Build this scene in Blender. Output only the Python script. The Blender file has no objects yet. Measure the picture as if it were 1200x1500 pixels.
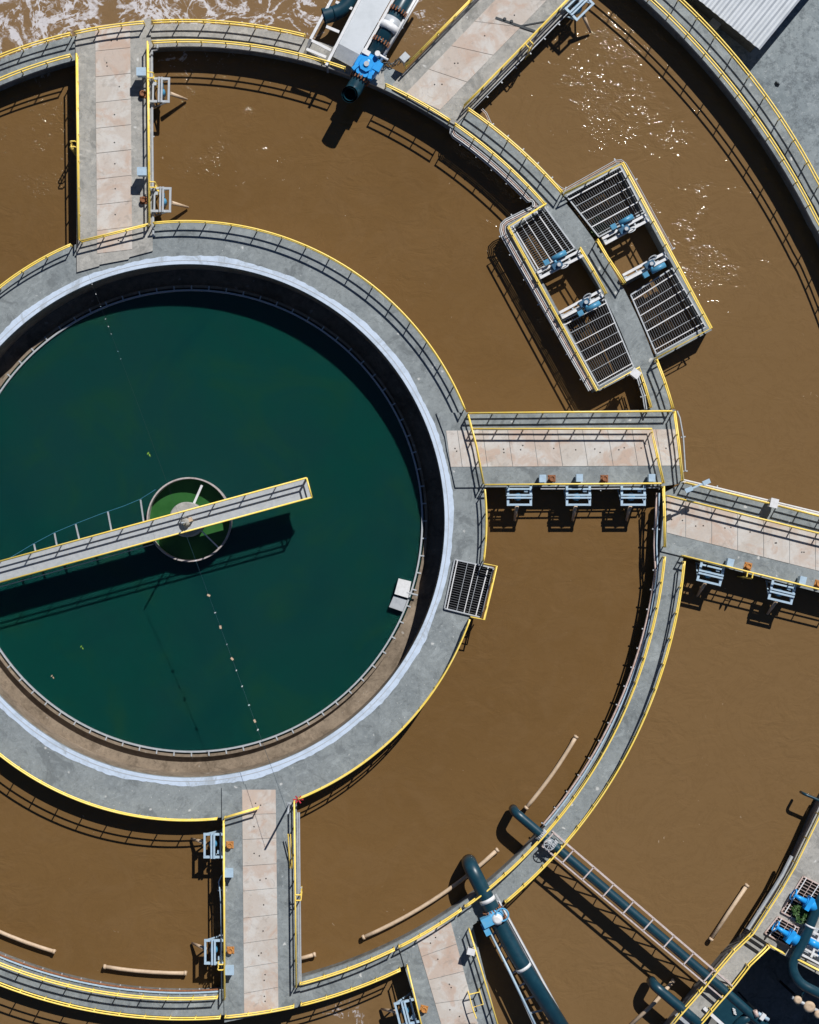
import bpy, bmesh, math, random
from mathutils import Vector, Matrix
random.seed(7)
SC = bpy.context.scene
COL = SC.collection
R = math.radians

# ------------------------------------------------------------------ camera / light
# plan scale: 0.05 m per plan unit; the drone hovers 121.6 m above the walkway level
H, U = 121.6, 0.05
NX, NY = 500.0, 770.0
cam_d = bpy.data.cameras.new("Camera")
cam = bpy.data.objects.new("Camera", cam_d); COL.objects.link(cam)
cam.location = ((NX - 600) * U, (750 - NY) * U, H)
cam_d.sensor_width = 36
cam_d.sensor_fit = 'VERTICAL'
cam_d.sensor_height = 36
cam_d.lens = 36 * H / 75.0
cam_d.shift_x = (600 - NX) / 1500
cam_d.shift_y = (NY - 750) / 1500
cam_d.clip_end = 2000
SC.camera = cam

SUN_EL = R(44.3)
az = Vector((0.475, 0.880)).normalized()
to_sun = Vector((az.x * math.cos(SUN_EL), az.y * math.cos(SUN_EL), math.sin(SUN_EL)))
w = bpy.data.worlds.new("World"); SC.world = w; w.use_nodes = True
nt = w.node_tree
bg = nt.nodes["Background"]
sky = nt.nodes.new("ShaderNodeTexSky"); sky.sky_type = 'NISHITA'; sky.sun_disc = False
sky.air_density = .45; sky.dust_density = 0; sky.ozone_density = 2; sky.altitude = 600
sky.sun_elevation = SUN_EL; sky.sun_rotation = math.atan2(az.x, az.y)
nt.links.new(sky.outputs[0], bg.inputs[0]); bg.inputs[1].default_value = 0.07
sd = bpy.data.lights.new("Sun", 'SUN'); sd.energy = 4.8; sd.angle = R(0.5); sd.color = (1, 0.972, 0.93)
so = bpy.data.objects.new("Sun", sd); COL.objects.link(so)
so.rotation_euler = to_sun.to_track_quat('Z', 'Y').to_euler(); so.location = (40, 70, 90)
SC.view_settings.view_transform = 'Standard'; SC.view_settings.look = 'None'
SC.view_settings.exposure = 0.0; SC.view_settings.gamma = 1
SC.cycles.use_denoising = True
SC.cycles.max_bounces = 5

# ------------------------------------------------------------------ materials
class NT:
    def __init__(s, name):
        s.m = bpy.data.materials.new(name); s.m.use_nodes = True
        s.t = s.m.node_tree; s.b = s.t.nodes["Principled BSDF"]
        s.pos = s.n("ShaderNodeNewGeometry").outputs["Position"]
    def n(s, k): return s.t.nodes.new(k)
    def put(s, sock, v):
        if isinstance(v, bpy.types.NodeSocket): s.t.links.new(v, sock)
        elif isinstance(v, (tuple, list)): sock.default_value = tuple(v) + ((1,) if len(v) == 3 and sock.type == 'RGBA' else ())
        else: sock.default_value = v
    def noise(s, scale, detail=3, rough=.55, dist=0, vec=None, col=False):
        n = s.n("ShaderNodeTexNoise"); s.put(n.inputs["Vector"], vec or s.pos)
        n.inputs["Scale"].default_value = scale; n.inputs["Detail"].default_value = detail
        n.inputs["Roughness"].default_value = rough; n.inputs["Distortion"].default_value = dist
        return n.outputs["Color" if col else "Fac"]
    def ramp(s, v, a, b, x=0, y=1):
        n = s.n("ShaderNodeMapRange"); n.clamp = True; n.interpolation_type = 'SMOOTHSTEP'
        s.put(n.inputs[0], v)
        for i, q in enumerate((a, b, x, y)): n.inputs[1 + i].default_value = q
        return n.outputs[0]
    def mix(s, f, a, b):
        n = s.n("ShaderNodeMix"); n.data_type = 'RGBA'
        s.put(n.inputs[0], f); s.put(n.inputs[6], a); s.put(n.inputs[7], b)
        return n.outputs[2]
    def math(s, op, a, b=0.0):
        n = s.n("ShaderNodeMath"); n.operation = op; s.put(n.inputs[0], a); s.put(n.inputs[1], b)
        return n.outputs[0]
    def vmul(s, v, k):
        n = s.n("ShaderNodeVectorMath"); n.operation = 'MULTIPLY'; s.put(n.inputs[0], v); n.inputs[1].default_value = k
        return n.outputs[0]
    def vadd(s, a, b):
        n = s.n("ShaderNodeVectorMath"); n.operation = 'ADD'; s.put(n.inputs[0], a); s.put(n.inputs[1], b)
        return n.outputs[0]
    def dist(s, p):
        n = s.n("ShaderNodeVectorMath"); n.operation = 'DISTANCE'; s.put(n.inputs[0], s.pos); n.inputs[1].default_value = p
        return n.outputs["Value"]
    def voro(s, scale, feature='F1', vec=None, out="Distance"):
        n = s.n("ShaderNodeTexVoronoi"); n.feature = feature; s.put(n.inputs["Vector"], vec or s.pos); n.inputs["Scale"].default_value = scale
        return n.outputs[out]
    def bump(s, h, strength, d=0.1, normal=None):
        n = s.n("ShaderNodeBump"); s.put(n.inputs["Height"], h); s.put(n.inputs["Strength"], strength); n.inputs["Distance"].default_value = d
        if normal: s.put(n.inputs["Normal"], normal)
        return n.outputs[0]
    def done(s, col, rough=.7, metal=0, normal=None, spec=None):
        s.put(s.b.inputs["Base Color"], col); s.put(s.b.inputs["Roughness"], rough); s.put(s.b.inputs["Metallic"], metal)
        if normal: s.put(s.b.inputs["Normal"], normal)
        if spec is not None: s.put(s.b.inputs["Specular IOR Level"], spec)
        return s.m

def sc(c, k): return tuple(min(1, x * k) for x in c)

def concrete(name, c, stain, spots=.6, big=.25):
    n = NT(name)
    a = n.ramp(n.noise(big, 5, .65, .4), .35, .68)
    col = n.mix(a, c, stain)
    f = n.noise(2.6, 5, .75)
    col = n.mix(n.ramp(f, .35, .75, 0, .75), col, sc(c, 1.28))
    streak = n.noise(1.2, 4, .7, 1.5)
    col = n.mix(n.ramp(streak, .56, .72, 0, .55), col, sc(stain, .68))
    st = n.noise(.55, 6, .7, 1.0, vec=n.vadd(n.pos, (9, 40, 3)))
    col = n.mix(n.ramp(st, .53, .64, 0, .55), col, sc(stain, .62))
    col = n.mix(n.ramp(st, .455, .36, 0, .5), col, sc(c, 1.5))
    cr = n.noise(.8, 5, .65, 1.8, vec=n.vadd(n.pos, (3, 11, 8)))
    col = n.mix(n.ramp(n.math('ABSOLUTE', n.math('SUBTRACT', cr, .5)), 0, .012, .45, 0), col, sc(stain, .55))
    wob = n.vmul(n.noise(2, 2, col=True), (.5, .5, .5))
    v = n.voro(.75, vec=n.vadd(n.pos, wob)); v2 = n.voro(2.3, vec=n.vadd(n.pos, wob))
    msk = n.ramp(n.noise(.2, 3, .6, vec=n.vadd(n.pos, (5, 5, 5))), .42, .62)
    col = n.mix(n.ramp(v, .04, .11, spots, 0), col, (.72, .72, .70))
    col = n.mix(n.math('MULTIPLY', n.ramp(v2, .05, .12, spots, 0), msk), col, (.66, .67, .66))
    return n.done(col, .85, normal=n.bump(n.noise(9, 4), .25, .03))

def painted(name, c, rough=.45, metal=0, wear=None, k=.25, scale=3.0):
    n = NT(name)
    f = n.ramp(n.noise(scale, 4, .7), .35, .75)
    col = n.mix(n.math('MULTIPLY', f, k), c, wear or sc(c, .55))
    return n.done(col, rough, metal)

M = {}
M['conc'] = concrete('concrete_deck', (.235, .262, .27), (.175, .20, .212))
M['conc_warm'] = concrete('concrete_warm', (.36, .35, .325), (.275, .275, .26))
M['wall'] = concrete('concrete_wall', (.17, .17, .16), (.10, .10, .09), 0)
M['ledge'] = concrete('concrete_ledge', (.24, .19, .14), (.15, .115, .08), .3, .5)
def slabmat(name, a, b):
    n = NT(name)
    oi = n.n("ShaderNodeObjectInfo").outputs["Random"]
    col = n.mix(oi, a, b)
    col = n.mix(n.ramp(n.noise(.45, 4, .6, .6), .44, .60, 0, .85), col, (.60, .58, .55))
    col = n.mix(n.ramp(n.noise(.6, 5, .65, .8, vec=n.vadd(n.pos, (8, 2, 1))), .50, .64, 0, .6), col, (.50, .345, .26))
    col = n.mix(n.ramp(n.noise(1.0, 5, .7, 1.2, vec=n.vadd(n.pos, (1, 9, 4))), .56, .68, 0, .45), col, (.30, .27, .24))
    col = n.mix(n.ramp(n.noise(3, 5, .75), .4, .8, 0, .4), col, sc(a, .75))
    return n.done(col, .8, normal=n.bump(n.noise(8, 4), .2, .02))
M['slab'] = slabmat('cover_slab_concrete', (.53, .43, .365), (.53, .49, .445))
n = NT('painted_rim')
c = n.mix(n.ramp(n.noise(.9, 5, .7), .42, .7, 0, .8), (.56, .66, .80), (.42, .50, .60))
c = n.mix(n.ramp(n.noise(.35, 6, .75, 1.0), .52, .66, 0, .75), c, (.33, .37, .40))
M['rim'] = n.done(c, .5)
M['yellow'] = painted('yellow_paint', (1, .71, .11), .4, wear=(.95, .78, .34), k=.6)
M['galv'] = painted('galvanised_steel', (.50, .53, .56), .45, .2, wear=(.34, .37, .40), k=.6)
M['gratebar'] = painted('grating_bar', (.17, .18, .20), .5, .3, wear=(.09, .09, .09), k=.6)
M['white'] = painted('white_paint', (.74, .75, .77), .5, wear=(.55, .54, .52), k=.6)
M['pink'] = painted('faded_primer', (.62, .50, .46), .6, wear=(.42, .25, .19), k=.8)
M['palepink'] = painted('pale_primer', (.60, .54, .53), .6, wear=(.40, .26, .22), k=.7)
M['palebl'] = painted('pale_blue_paint', (.42, .56, .68), .45, wear=(.30, .40, .50), k=.6)
M['blue'] = painted('blue_valve_paint', (.02, .34, .82), .35, wear=(.015, .24, .6), k=.5)
M['motor'] = painted('motor_blue', (.07, .28, .46), .4, wear=(.05, .17, .28), k=.6)
M['ltblue'] = painted('light_blue_paint', (.09, .38, .66), .4, wear=(.2, .42, .6), k=.6)
M['gear'] = painted('dark_gear_blue', (.015, .10, .20), .45, wear=(.03, .06, .09), k=.7)
M['teal'] = painted('dark_teal_pipe', (.005, .036, .058), .38, wear=(.012, .06, .085), k=.6, scale=2)
M['rust'] = painted('rusty_steel', (.30, .12, .05), .8, wear=(.12, .05, .03), k=.9, scale=6)
M['orange'] = painted('orange_rust', (.55, .25, .06), .75, wear=(.25, .10, .04), k=.9, scale=6)
M['drum'] = painted('drum_grey', (.46, .42, .41), .6, wear=(.25, .2, .18), k=.8)
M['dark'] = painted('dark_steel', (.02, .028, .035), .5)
M['tan'] = painted('tan_fibreglass', (.58, .44, .31), .6, wear=(.42, .30, .19), k=.8)
M['red'] = painted('red_paint', (.5, .03, .05), .5)
M['leaf'] = painted('weed_leaf', (.03, .085, .02), .6, wear=(.07, .14, .025), k=1, scale=9)
M['limeleaf'] = painted('lime_leaf', (.22, .42, .04), .5)
M['hole_shade'] = painted('hole_shade_black', (.012, .011, .01), .9)  # near-black colour standing for the shade inside holes and openings

# corrugated roof sheet
n = NT('roof_sheet')
M['roof'] = n.done(n.mix(n.ramp(n.noise(.6, 4, .7), .4, .7, 0, .5), (.62, .66, .70), (.48, .52, .55)), .4, .3)

# yard surface
n = NT('yard_concrete')
c = n.mix(n.ramp(n.noise(.12, 5, .7, .5), .35, .65), (.165, .20, .22), (.26, .30, .32))
c = n.mix(n.ramp(n.noise(1.1, 8, .85), .46, .60, 0, .75), c, (.10, .12, .135))
c = n.mix(n.ramp(n.noise(.09, 4, .6, 1.0, vec=n.vadd(n.pos, (31, 7, 0))), .56, .64, 0, .8), c, (.30, .24, .18))
c = n.mix(n.ramp(n.noise(2.3, 6, .85), .53, .66, 0, .7), c, (.40, .44, .46))
M['yard'] = n.done(c, .9, normal=n.bump(n.noise(4, 5, .7), .5, .05))

def px(x, y, z=0.0):
    f = (H - z) / H
    return Vector(((NX + (x - NX) * f - 600) * U, (750 - (NY + (y - NY) * f)) * U, z))

# brown aeration water
def brown_water():
    n = NT('aeration_liquor')
    col = n.mix(n.ramp(n.noise(.05, 3, .5, .6), .35, .65), (.168, .096, .036), (.150, .085, .031))
    col = n.mix(n.ramp(n.dist(px(274, 762, -1.65)), 34.5, 37.5, 0, .85), col, (.186, .113, .049))
    wv = n.noise(.32, 4, .6, 1.6)
    col = n.mix(n.ramp(wv, .40, .72, 0, .22), col, (.195, .120, .056))
    sl = n.noise(.21, 6, .68, 2.6)
    col = n.mix(n.ramp(n.math('ABSOLUTE', n.math('SUBTRACT', sl, .5)), 0, .035, .16, 0), col, (.115, .064, .025))
    # floating flecks of scum
    v = n.voro(1.3, vec=n.vadd(n.pos, n.vmul(n.noise(1.4, 2, col=True), (1.2, 1.2, 0))))
    pat = n.math('MAXIMUM', n.ramp(n.noise(.11, 3, .6), .50, .66), n.math('MULTIPLY', n.ramp(n.dist(px(330, 200, -1.65)), 11, 4), .8))
    col = n.mix(n.math('MULTIPLY', n.ramp(v, .035, .07, .85, 0), pat), col, (.42, .32, .22))
    # churned foam where the inflow boils up
    def blob(p, r0, r1): return n.ramp(n.dist(px(*p, -1.65)), r1, r0)
    fm = n.math('MAXIMUM', blob((60, -30), 4, 9), blob((250, -40), 3, 10))
    fm = n.math('MAXIMUM', fm, n.math('MULTIPLY', blob((400, -30), 2, 8), .9))
    fm = n.math('MAXIMUM', fm, n.math('MULTIPLY', blob((600, 30), 1, 4), .55))
    fm = n.math('MAXIMUM', fm, n.math('MULTIPLY', blob((500, 1498), .5, 3), .42))
    def ridge(sc_, d, ds, lo):
        x = n.noise(sc_, d, .6, ds)
        return n.ramp(n.math('ABSOLUTE', n.math('SUBTRACT', x, .5)), 0, lo, 1, 0)
    fine = n.noise(2.2, 6, .8, .6)
    fo = n.math('ADD', n.math('MULTIPLY', ridge(.33, 4, 1.6, .075), .62), n.math('MULTIPLY', ridge(.95, 4, 1.2, .09), .40))
    fo = n.math('ADD', fo, n.math('MULTIPLY', n.math('SUBTRACT', fine, .45), 1.1))
    fo = n.math('ADD', fo, n.math('MULTIPLY', n.math('SUBTRACT', n.noise(.16, 3, .6), .5), 1.3))
    thr = n.math('SUBTRACT', fo, n.math('SUBTRACT', 1.15, n.math('MULTIPLY', fm, .92)))
    foam = n.ramp(thr, -.05, .55, 0, .9)
    foam = n.math('MULTIPLY', foam, n.ramp(fm, 0, .3))
    col = n.mix(n.math('MULTIPLY', fm, .5), col, (.25, .165, .095))
    col = n.mix(foam, col, (.60, .585, .61))
    # waves: gentle swell in the diffuse body, sharper ripples only in the clear surface film
    gl = n.math('MAXIMUM', n.math('MULTIPLY', blob((890, 95), 1, 8.5), .9), blob((45, 190), 2, 9))
    gl = n.math('MAXIMUM', gl, n.math('MULTIPLY', blob((40, 270), 1, 6), .9))
    gl = n.math('MAXIMUM', gl, n.math('MULTIPLY', blob((1020, 420), 1, 5), .7))
    gl = n.math('MAXIMUM', gl, n.math('MULTIPLY', blob((945, 190), 1, 6), .9))
    gl = n.math('MAXIMUM', gl, n.math('MULTIPLY', blob((960, 320), 1, 6), .75))
    gl = n.math('MAXIMUM', gl, n.math('MULTIPLY', fm, .7))
    gl = n.math('MAXIMUM', gl, n.math('MULTIPLY', blob((330, 170), 2, 11), .5))
    p2 = n.vmul(n.pos, (1, 1.5, 1))
    h1 = n.noise(.5, 3, .55, 1.2, vec=p2)
    h2 = n.noise(2.1, 3, .55, .6, vec=p2)
    cal = n.ramp(n.noise(.075, 4, .6, .8), .42, .64, .06, .24)
    b1 = n.bump(h1, cal, .35)
    amp = n.math('ADD', .07, n.math('MULTIPLY', gl, n.ramp(n.noise(.26, 3, .6), .48, .72, .12, 1.0)))
    b0 = n.bump(h2, n.math('MULTIPLY', amp, .22), .4, b1)
    b2 = n.bump(h2, amp, .52, n.bump(h1, .35, .35))
    B = n.b.inputs
    B["Coat Weight"].default_value = 1; B["Coat IOR"].default_value = 1.33
    n.put(B["Coat Roughness"], n.math('ADD', .06, n.math('MULTIPLY', foam, .5)))
    n.put(B["Coat Normal"], b2)
    return n.done(col, .9, normal=b0, spec=0)
M['brown'] = brown_water()

n = NT('settled_water')
c = n.mix(n.ramp(n.noise(.045, 4, .6, 1.0), .35, .65), (.003, .052, .040), (.006, .047, .042))
c = n.mix(n.ramp(n.noise(.11, 4, .6, 2.0), .46, .74, 0, .6), c, (.010, .060, .030))
c = n.mix(n.ramp(n.noise(.07, 3, .6, 1.2, vec=n.vadd(n.pos, (17, 5, 0))), .52, .74, 0, .55), c, (.001, .034, .036))
n.b.inputs["Subsurface Weight"].default_value = 1
n.b.inputs["Subsurface Radius"].default_value = (.5, .9, .9)
n.b.inputs["Subsurface Scale"].default_value = 1.1
M['tealwater'] = n.done(c, .06, normal=n.bump(n.noise(.8, 2), .06, .1), spec=.35)
n = NT('feedwell_water')
M['greenwater'] = n.done(n.mix(n.ramp(n.noise(1.3, 3), .4, .7), (.030, .115, .030), (.024, .098, .024)), .12, normal=n.bump(n.noise(1.5, 2), .05, .1), spec=.35)

# ------------------------------------------------------------------ mesh helpers
class MB:
    def __init__(s): s.bm = bmesh.new()
    def face(s, vs):
        try: return s.bm.faces.new(vs)
        except ValueError: return None
    def prism(s, pts, z0, z1):
        a = [s.bm.verts.new((p[0], p[1], z0)) for p in pts]; b = [s.bm.verts.new((p[0], p[1], z1)) for p in pts]
        s.face(b); s.face(a[::-1])
        for i in range(len(pts)):
            j = (i + 1) % len(pts); s.face((a[i], a[j], b[j], b[i]))
        return s
    def strip(s, A, B, z0, z1, closed=False):
        """solid between two equal-length plan lines"""
        L = []
        for p, q in zip(A, B):
            L.append([s.bm.verts.new((p[0], p[1], z1)), s.bm.verts.new((q[0], q[1], z1)),
                      s.bm.verts.new((q[0], q[1], z0)), s.bm.verts.new((p[0], p[1], z0))])
        n = len(L)
        for i in range(n if closed else n - 1):
            a, b = L[i], L[(i + 1) % n]
            for k in range(4):
                l = (k + 1) % 4; s.face((a[k], a[l], b[l], b[k]))
        if not closed: s.face(L[0][::-1]); s.face(L[-1])
        return s
    def tube(s, P, r, n=8, caps=True, radii=None):
        P = [Vector(p) for p in P]
        rings = []; u = None
        for i, p in enumerate(P):
            t = (P[min(i + 1, len(P) - 1)] - P[max(i - 1, 0)]).normalized()
            if u is None:
                u = t.cross(Vector((0, 0, 1)))
                if u.length < 1e-3: u = t.cross(Vector((1, 0, 0)))
            u = (u - t * u.dot(t)).normalized(); v = t.cross(u)
            rr = radii[i] if radii else r
            k = 1.0
            if 0 < i < len(P) - 1:
                c = (P[i] - P[i - 1]).normalized().dot((P[i + 1] - P[i]).normalized())
                k = 1
            rings.append([s.bm.verts.new(p + (u * math.cos(2 * math.pi * j / n) + v * math.sin(2 * math.pi * j / n)) * rr * k) for j in range(n)])
        for a, b in zip(rings, rings[1:]):
            for j in range(n):
                f = s.face((a[j], a[(j + 1) % n], b[(j + 1) % n], b[j]))
                if f and n > 6: f.smooth = True
        if caps: s.face(rings[0][::-1]); s.face(rings[-1])
        return s
    def bar(s, p, q, w, h):
        """rectangular bar from p to q (width across, height up)"""
        p, q = Vector(p), Vector(q); t = (q - p).normalized()
        u = t.cross(Vector((0, 0, 1)))
        if u.length < 1e-3: u = Vector((1, 0, 0))
        u.normalize(); v = u.cross(t)
        c = []
        for o in (p, q):
            c.append([s.bm.verts.new(o + u * a * w / 2 + v * b * h / 2) for a, b in ((-1, -1), (1, -1), (1, 1), (-1, 1))])
        a, b = c
        for k in range(4): s.face((a[k], a[(k + 1) % 4], b[(k + 1) % 4], b[k]))
        s.face(a[::-1]); s.face(b)
        return s
    def box(s, c, sx, sy, sz, rot=0):
        c = Vector(c); d = Vector((math.cos(rot), math.sin(rot), 0)) * sx / 2
        return s.bar(c - d, c + d, sy, sz)
    def cyl(s, c, r, h, n=16): c = Vector(c); return s.tube([c, c + Vector((0, 0, h))], r, n)
    def disc(s, c, r, z, n=12):
        s.face([s.bm.verts.new((c[0] + r * math.cos(2 * math.pi * i / n), c[1] + r * math.sin(2 * math.pi * i / n), z)) for i in range(n)]); return s
    def lathe(s, c, prof, n=24):
        c = Vector(c)
        P = [[s.bm.verts.new(c + Vector((r * math.cos(2 * math.pi * j / n), r * math.sin(2 * math.pi * j / n), z))) for j in range(n)] for r, z in prof]
        for a, b in zip(P, P[1:]):
            for j in range(n):
                f = s.face((a[j], a[(j + 1) % n], b[(j + 1) % n], b[j])); f.smooth = True
        s.face(P[0][::-1]); s.face(P[-1])
        return s
    def build(s, name, mat, parent=None, off=None):
        bm = s.bm
        bmesh.ops.recalc_face_normals(bm, faces=bm.faces[:])
        if off is None and parent is not None: off = parent.location
        if off is not None: bmesh.ops.translate(bm, verts=bm.verts[:], vec=-Vector(off))
        me = bpy.data.meshes.new(name); bm.to_mesh(me); bm.free()
        me.materials.append(M[mat] if isinstance(mat, str) else mat)
        o = bpy.data.objects.new(name, me); COL.objects.link(o)
        if parent: o.parent = parent
        elif off is not None: o.location = off
        return o

def tag(o, label, cat, group=None):
    o['label'] = label; o['category'] = cat
    if group: o['group'] = group
    return o
def thing(name, label, cat, loc, rz=0, group=None):
    o = bpy.data.objects.new(name, None); COL.objects.link(o); o.empty_display_size = .3
    o.location = loc; o.rotation_euler = (0, 0, rz)
    return tag(o, label, cat, group)
def structure(o): o['kind'] = 'structure'; return o
def copy_tree(o, parent=None):
    c = o.copy(); COL.objects.link(c); c.parent = parent
    for ch in [x for x in o.children]: copy_tree(ch, c)
    return c

def arc(c, r, p0, p1, step=8):
    """plan points of the arc round c from the bearing of p0 to that of p1"""
    a0 = math.atan2(p0[1] - c[1], p0[0] - c[0]); a1 = math.atan2(p1[1] - c[1], p1[0] - c[0])
    d = (a1 - a0 + math.pi) % (2 * math.pi) - math.pi
    n = max(2, int(abs(d) * r / step) + 1)
    return [(c[0] + r * math.cos(a0 + d * i / n), c[1] + r * math.sin(a0 + d * i / n)) for i in range(n + 1)]
def arcn(c, r, p0, p1, n):
    a0 = math.atan2(p0[1] - c[1], p0[0] - c[0]); a1 = math.atan2(p1[1] - c[1], p1[0] - c[0])
    d = (a1 - a0 + math.pi) % (2 * math.pi) - math.pi
    return [(c[0] + r * math.cos(a0 + d * i / n), c[1] + r * math.sin(a0 + d * i / n)) for i in range(n + 1)]
def W(pts, z=0.0): return [px(p[0], p[1], z) for p in pts]
def G(pts): return [px(p[0], p[1]) for p in pts]
def top2base(pts):
    out = []
    for p in W(pts, 1.07): out.append(Vector((p.x, p.y, 0)))
    return out

# ring geometry measured from the plan (plan units)
CC = (275.5, 763.0); RC = 435.6
UO, UOR = (271.7, 764.8), 729.3
UI, UIR = (275.0, 754.7), 689.9
LO, LOR = (270.7, 756.3), 731.2
LI, LIR = (266.4, 751.6), 706.9
OI, OIR = (205.1, 816.2), 1102.8
OO, OOR = (325.8, 717.2), 976.9
ZW, ZC = -1.65, -3.0

# ------------------------------------------------------------------ setting
mb = MB(); c0 = px(*CC)
def ring_pts(r, n=180, a0=0, a1=360): return [(c0.x + r * math.cos(R(a0 + (a1 - a0) * i / n)), c0.y + r * math.sin(R(a0 + (a1 - a0) * i / n))) for i in range(n + 1)]
mb.strip(ring_pts(21.4)[:-1], ring_pts(52.8)[:-1], ZW - .4, ZW, True)
structure(mb.build('aeration_water', 'brown'))
mb = MB(); mb.prism(ring_pts(17.45, 120)[:-1], ZC - 5, ZC); structure(mb.build('clarifier_water', 'tealwater'))
# yard round the outer tank wall (open on the pump pit side)
mb = MB(); A = ring_pts(52.35, 120, -27, 297); B = ring_pts(420, 120, -27, 297)
mb.strip(A, B, -2.7, -2.3); structure(mb.build('ground', 'yard'))
mb = MB(); mb.prism(G([(960, 1350), (1400, 1180), (1700, 1900), (960, 1700)]), -6.6, -6.4); structure(mb.build('pit_floor', 'wall'))

# ------------------------------------------------------------------ walkways and bridges
def walkway(label, A, B, wall_in=3, mat='conc', depth=3.3, name='curved_walkway'):
    A, B = G(A), G(B); LVL[0] += 1; zt = -.005 * (LVL[0] % 2)
    mid = (A[len(A) // 2] + B[len(B) // 2]) / 2
    t = thing(name, label, 'walkway', (mid.x, mid.y, 0), group='concrete walkways on the tank walls')
    MB().strip(A, B, -.28 + zt, zt).build('deck', mat, t)
    A2 = [a.lerp(b, .07) for a, b in zip(A, B)]; B2 = [b.lerp(a, .07) for a, b in zip(A, B)]
    MB().strip(A2, B2, -depth, -.28).build('wall', 'wall', t)
    return t
N_ = 40
LVL = [0]
walkway('grey curved tank wall walkway left of the upper bridge, beside the white foam', arcn(UO, UOR + 1, (-40, 90), (111, 46), N_), arcn(UI, UIR - 3, (-40, 128), (111, 80), N_))
walkway('grey curved walkway between the upper bridge and the blue valve pipe', arcn(UO, UOR + 1, (221, 32), (560, 96), N_), arcn(UI, UIR - 3, (221, 64), (567, 128), N_), mat='conc_warm')
walkway('grey curved walkway with conduits, leading from the corner bridge to the grating platform', arcn(UO, UOR + 1, (552, 90), (838, 290), N_), arcn(UI, UIR - 3, (560, 124), (806, 304), N_))
walkway('narrow grey curved deck running between the four gratings', arcn(UO, UOR - 2, (828, 283), (964, 524), N_), arcn((284, 752), 680, (800, 299), (930, 540), N_))
walkway('short grey curved walkway from the grating platform down to the right bridge', arcn(UO, UOR + 1, (962, 522), (991, 606), 16), arcn((284, 752), 686, (930, 540), (953, 606), 16))
walkway('long grey curved walkway sweeping from the right bridge to the big dark pipe', arcn(LO, LOR + 1.5, (1003, 812), (718, 1335), 80), arcn(LI, LIR - 4, (972, 808), (690, 1318), 80))
walkway('grey curved walkway between the lower bridge and the small bridge at the bottom', arcn(LO, LOR + 1.5, (722, 1332), (436, 1473), 50), arcn(LI, LIR - 4, (694, 1316), (436, 1442), 50))
walkway('grey curved walkway at the bottom left corner with a pale pipe along its edge', arcn(LO, LOR + 1.5, (331, 1492), (-40, 1432), 50), arcn(LI, LIR - 4, (331, 1462), (-40, 1398), 50))
walkway('outermost grey curved walkway beside the ribbed shed roof', arcn(OO, OOR + 2, (930, -60), (1200, 263), 60) + arcn(CC, 1046, (1200, 263), (1300, 900), 40)[1:], arcn(OI, OIR - 2, (880, -60), (1200, 323), 60) + arcn(CC, 1015.7, (1200, 323), (1300, 900), 40)[1:])

# pump station apron in the corner
ap = [(1215, 1150), (1192, 1196), (1171, 1243), (1159, 1269), (1140, 1301), (1096, 1369), (1067, 1396), (1044, 1423), (1020, 1453), (970, 1515)]
ao = [(1016, 1515), (1047, 1470), (1072, 1440), (1095, 1412), (1123, 1386), (1150, 1400), (1225, 1442), (1500, 1600), (1500, 1150)]  # right end runs on unseen, extended so its shadow covers the pit
q = px(1120, 1360)
t = thing('pump_station_apron', 'grey concrete apron around the dark pump pit with blue valves', 'walkway', (q.x, q.y, 0), group='concrete walkways on the tank walls')
MB().prism(G(ap + ao), -.3, 0).build('deck', 'conc_warm', t)
MB().prism(G([(x + 2.5, y + 1.5) for x, y in ap] + [(x - 2.5, y - 1.5) for x, y in ao]), -6.4, -.3).build('wall', 'wall', t)
# step slabs across the apron walkway
def line(p, q, k): return [(p[0] + (q[0] - p[0]) * i / k, p[1] + (q[1] - p[1]) * i / k) for i in range(k + 1)]

def bridge(label, poly, strip_l, strip_r, cuts, mat='conc', depth=3.2, ncov=None):
    """poly: deck outline; strip_l / strip_r: the two long edges of the cover slabs; cuts: fractions along them"""
    P = G(poly); c = sum(P, Vector()) / len(P)
    t = thing('access_bridge', label, 'bridge', (c.x, c.y, 0), group='concrete access bridges between the tank walls')
    MB().prism(P, -.31, .12).build('deck', mat, t)
    Q = [p.lerp(c, .03) for p in P]
    MB().prism(Q, -depth, -.3).build('wall', 'wall', t)
    l0, l1 = px(*strip_l[0]), px(*strip_l[1]); r0, r1 = px(*strip_r[0]), px(*strip_r[1])
    d = (l1 - l0).length; g = .018 / d
    for i in range(len(cuts) - 1):
        a, b = cuts[i] + g, cuts[i + 1] - g
        pl = [l0.lerp(l1, a), r0.lerp(r1, a), r0.lerp(r1, b), l0.lerp(l1, b)]
        z = .142 + random.uniform(0, .014)
        sl = MB().prism(pl, .1, z).build('cover_slab', 'slab', t)
        cc = sum(pl, Vector()) / 4
        sl.data.transform(Matrix.Translation(-(cc - c))); sl.location = cc - c
        for k in range(random.choice((1, 2, 2, 2))):
            h = Vector((random.uniform(-.5, .5), random.uniform(-.35, .35), 0))
            ho = MB().disc((0, 0), .055, z + .004, 8).build('lifting_hole', 'hole_shade', sl, off=(0, 0, 0)); ho.location = h
    return t

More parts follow.
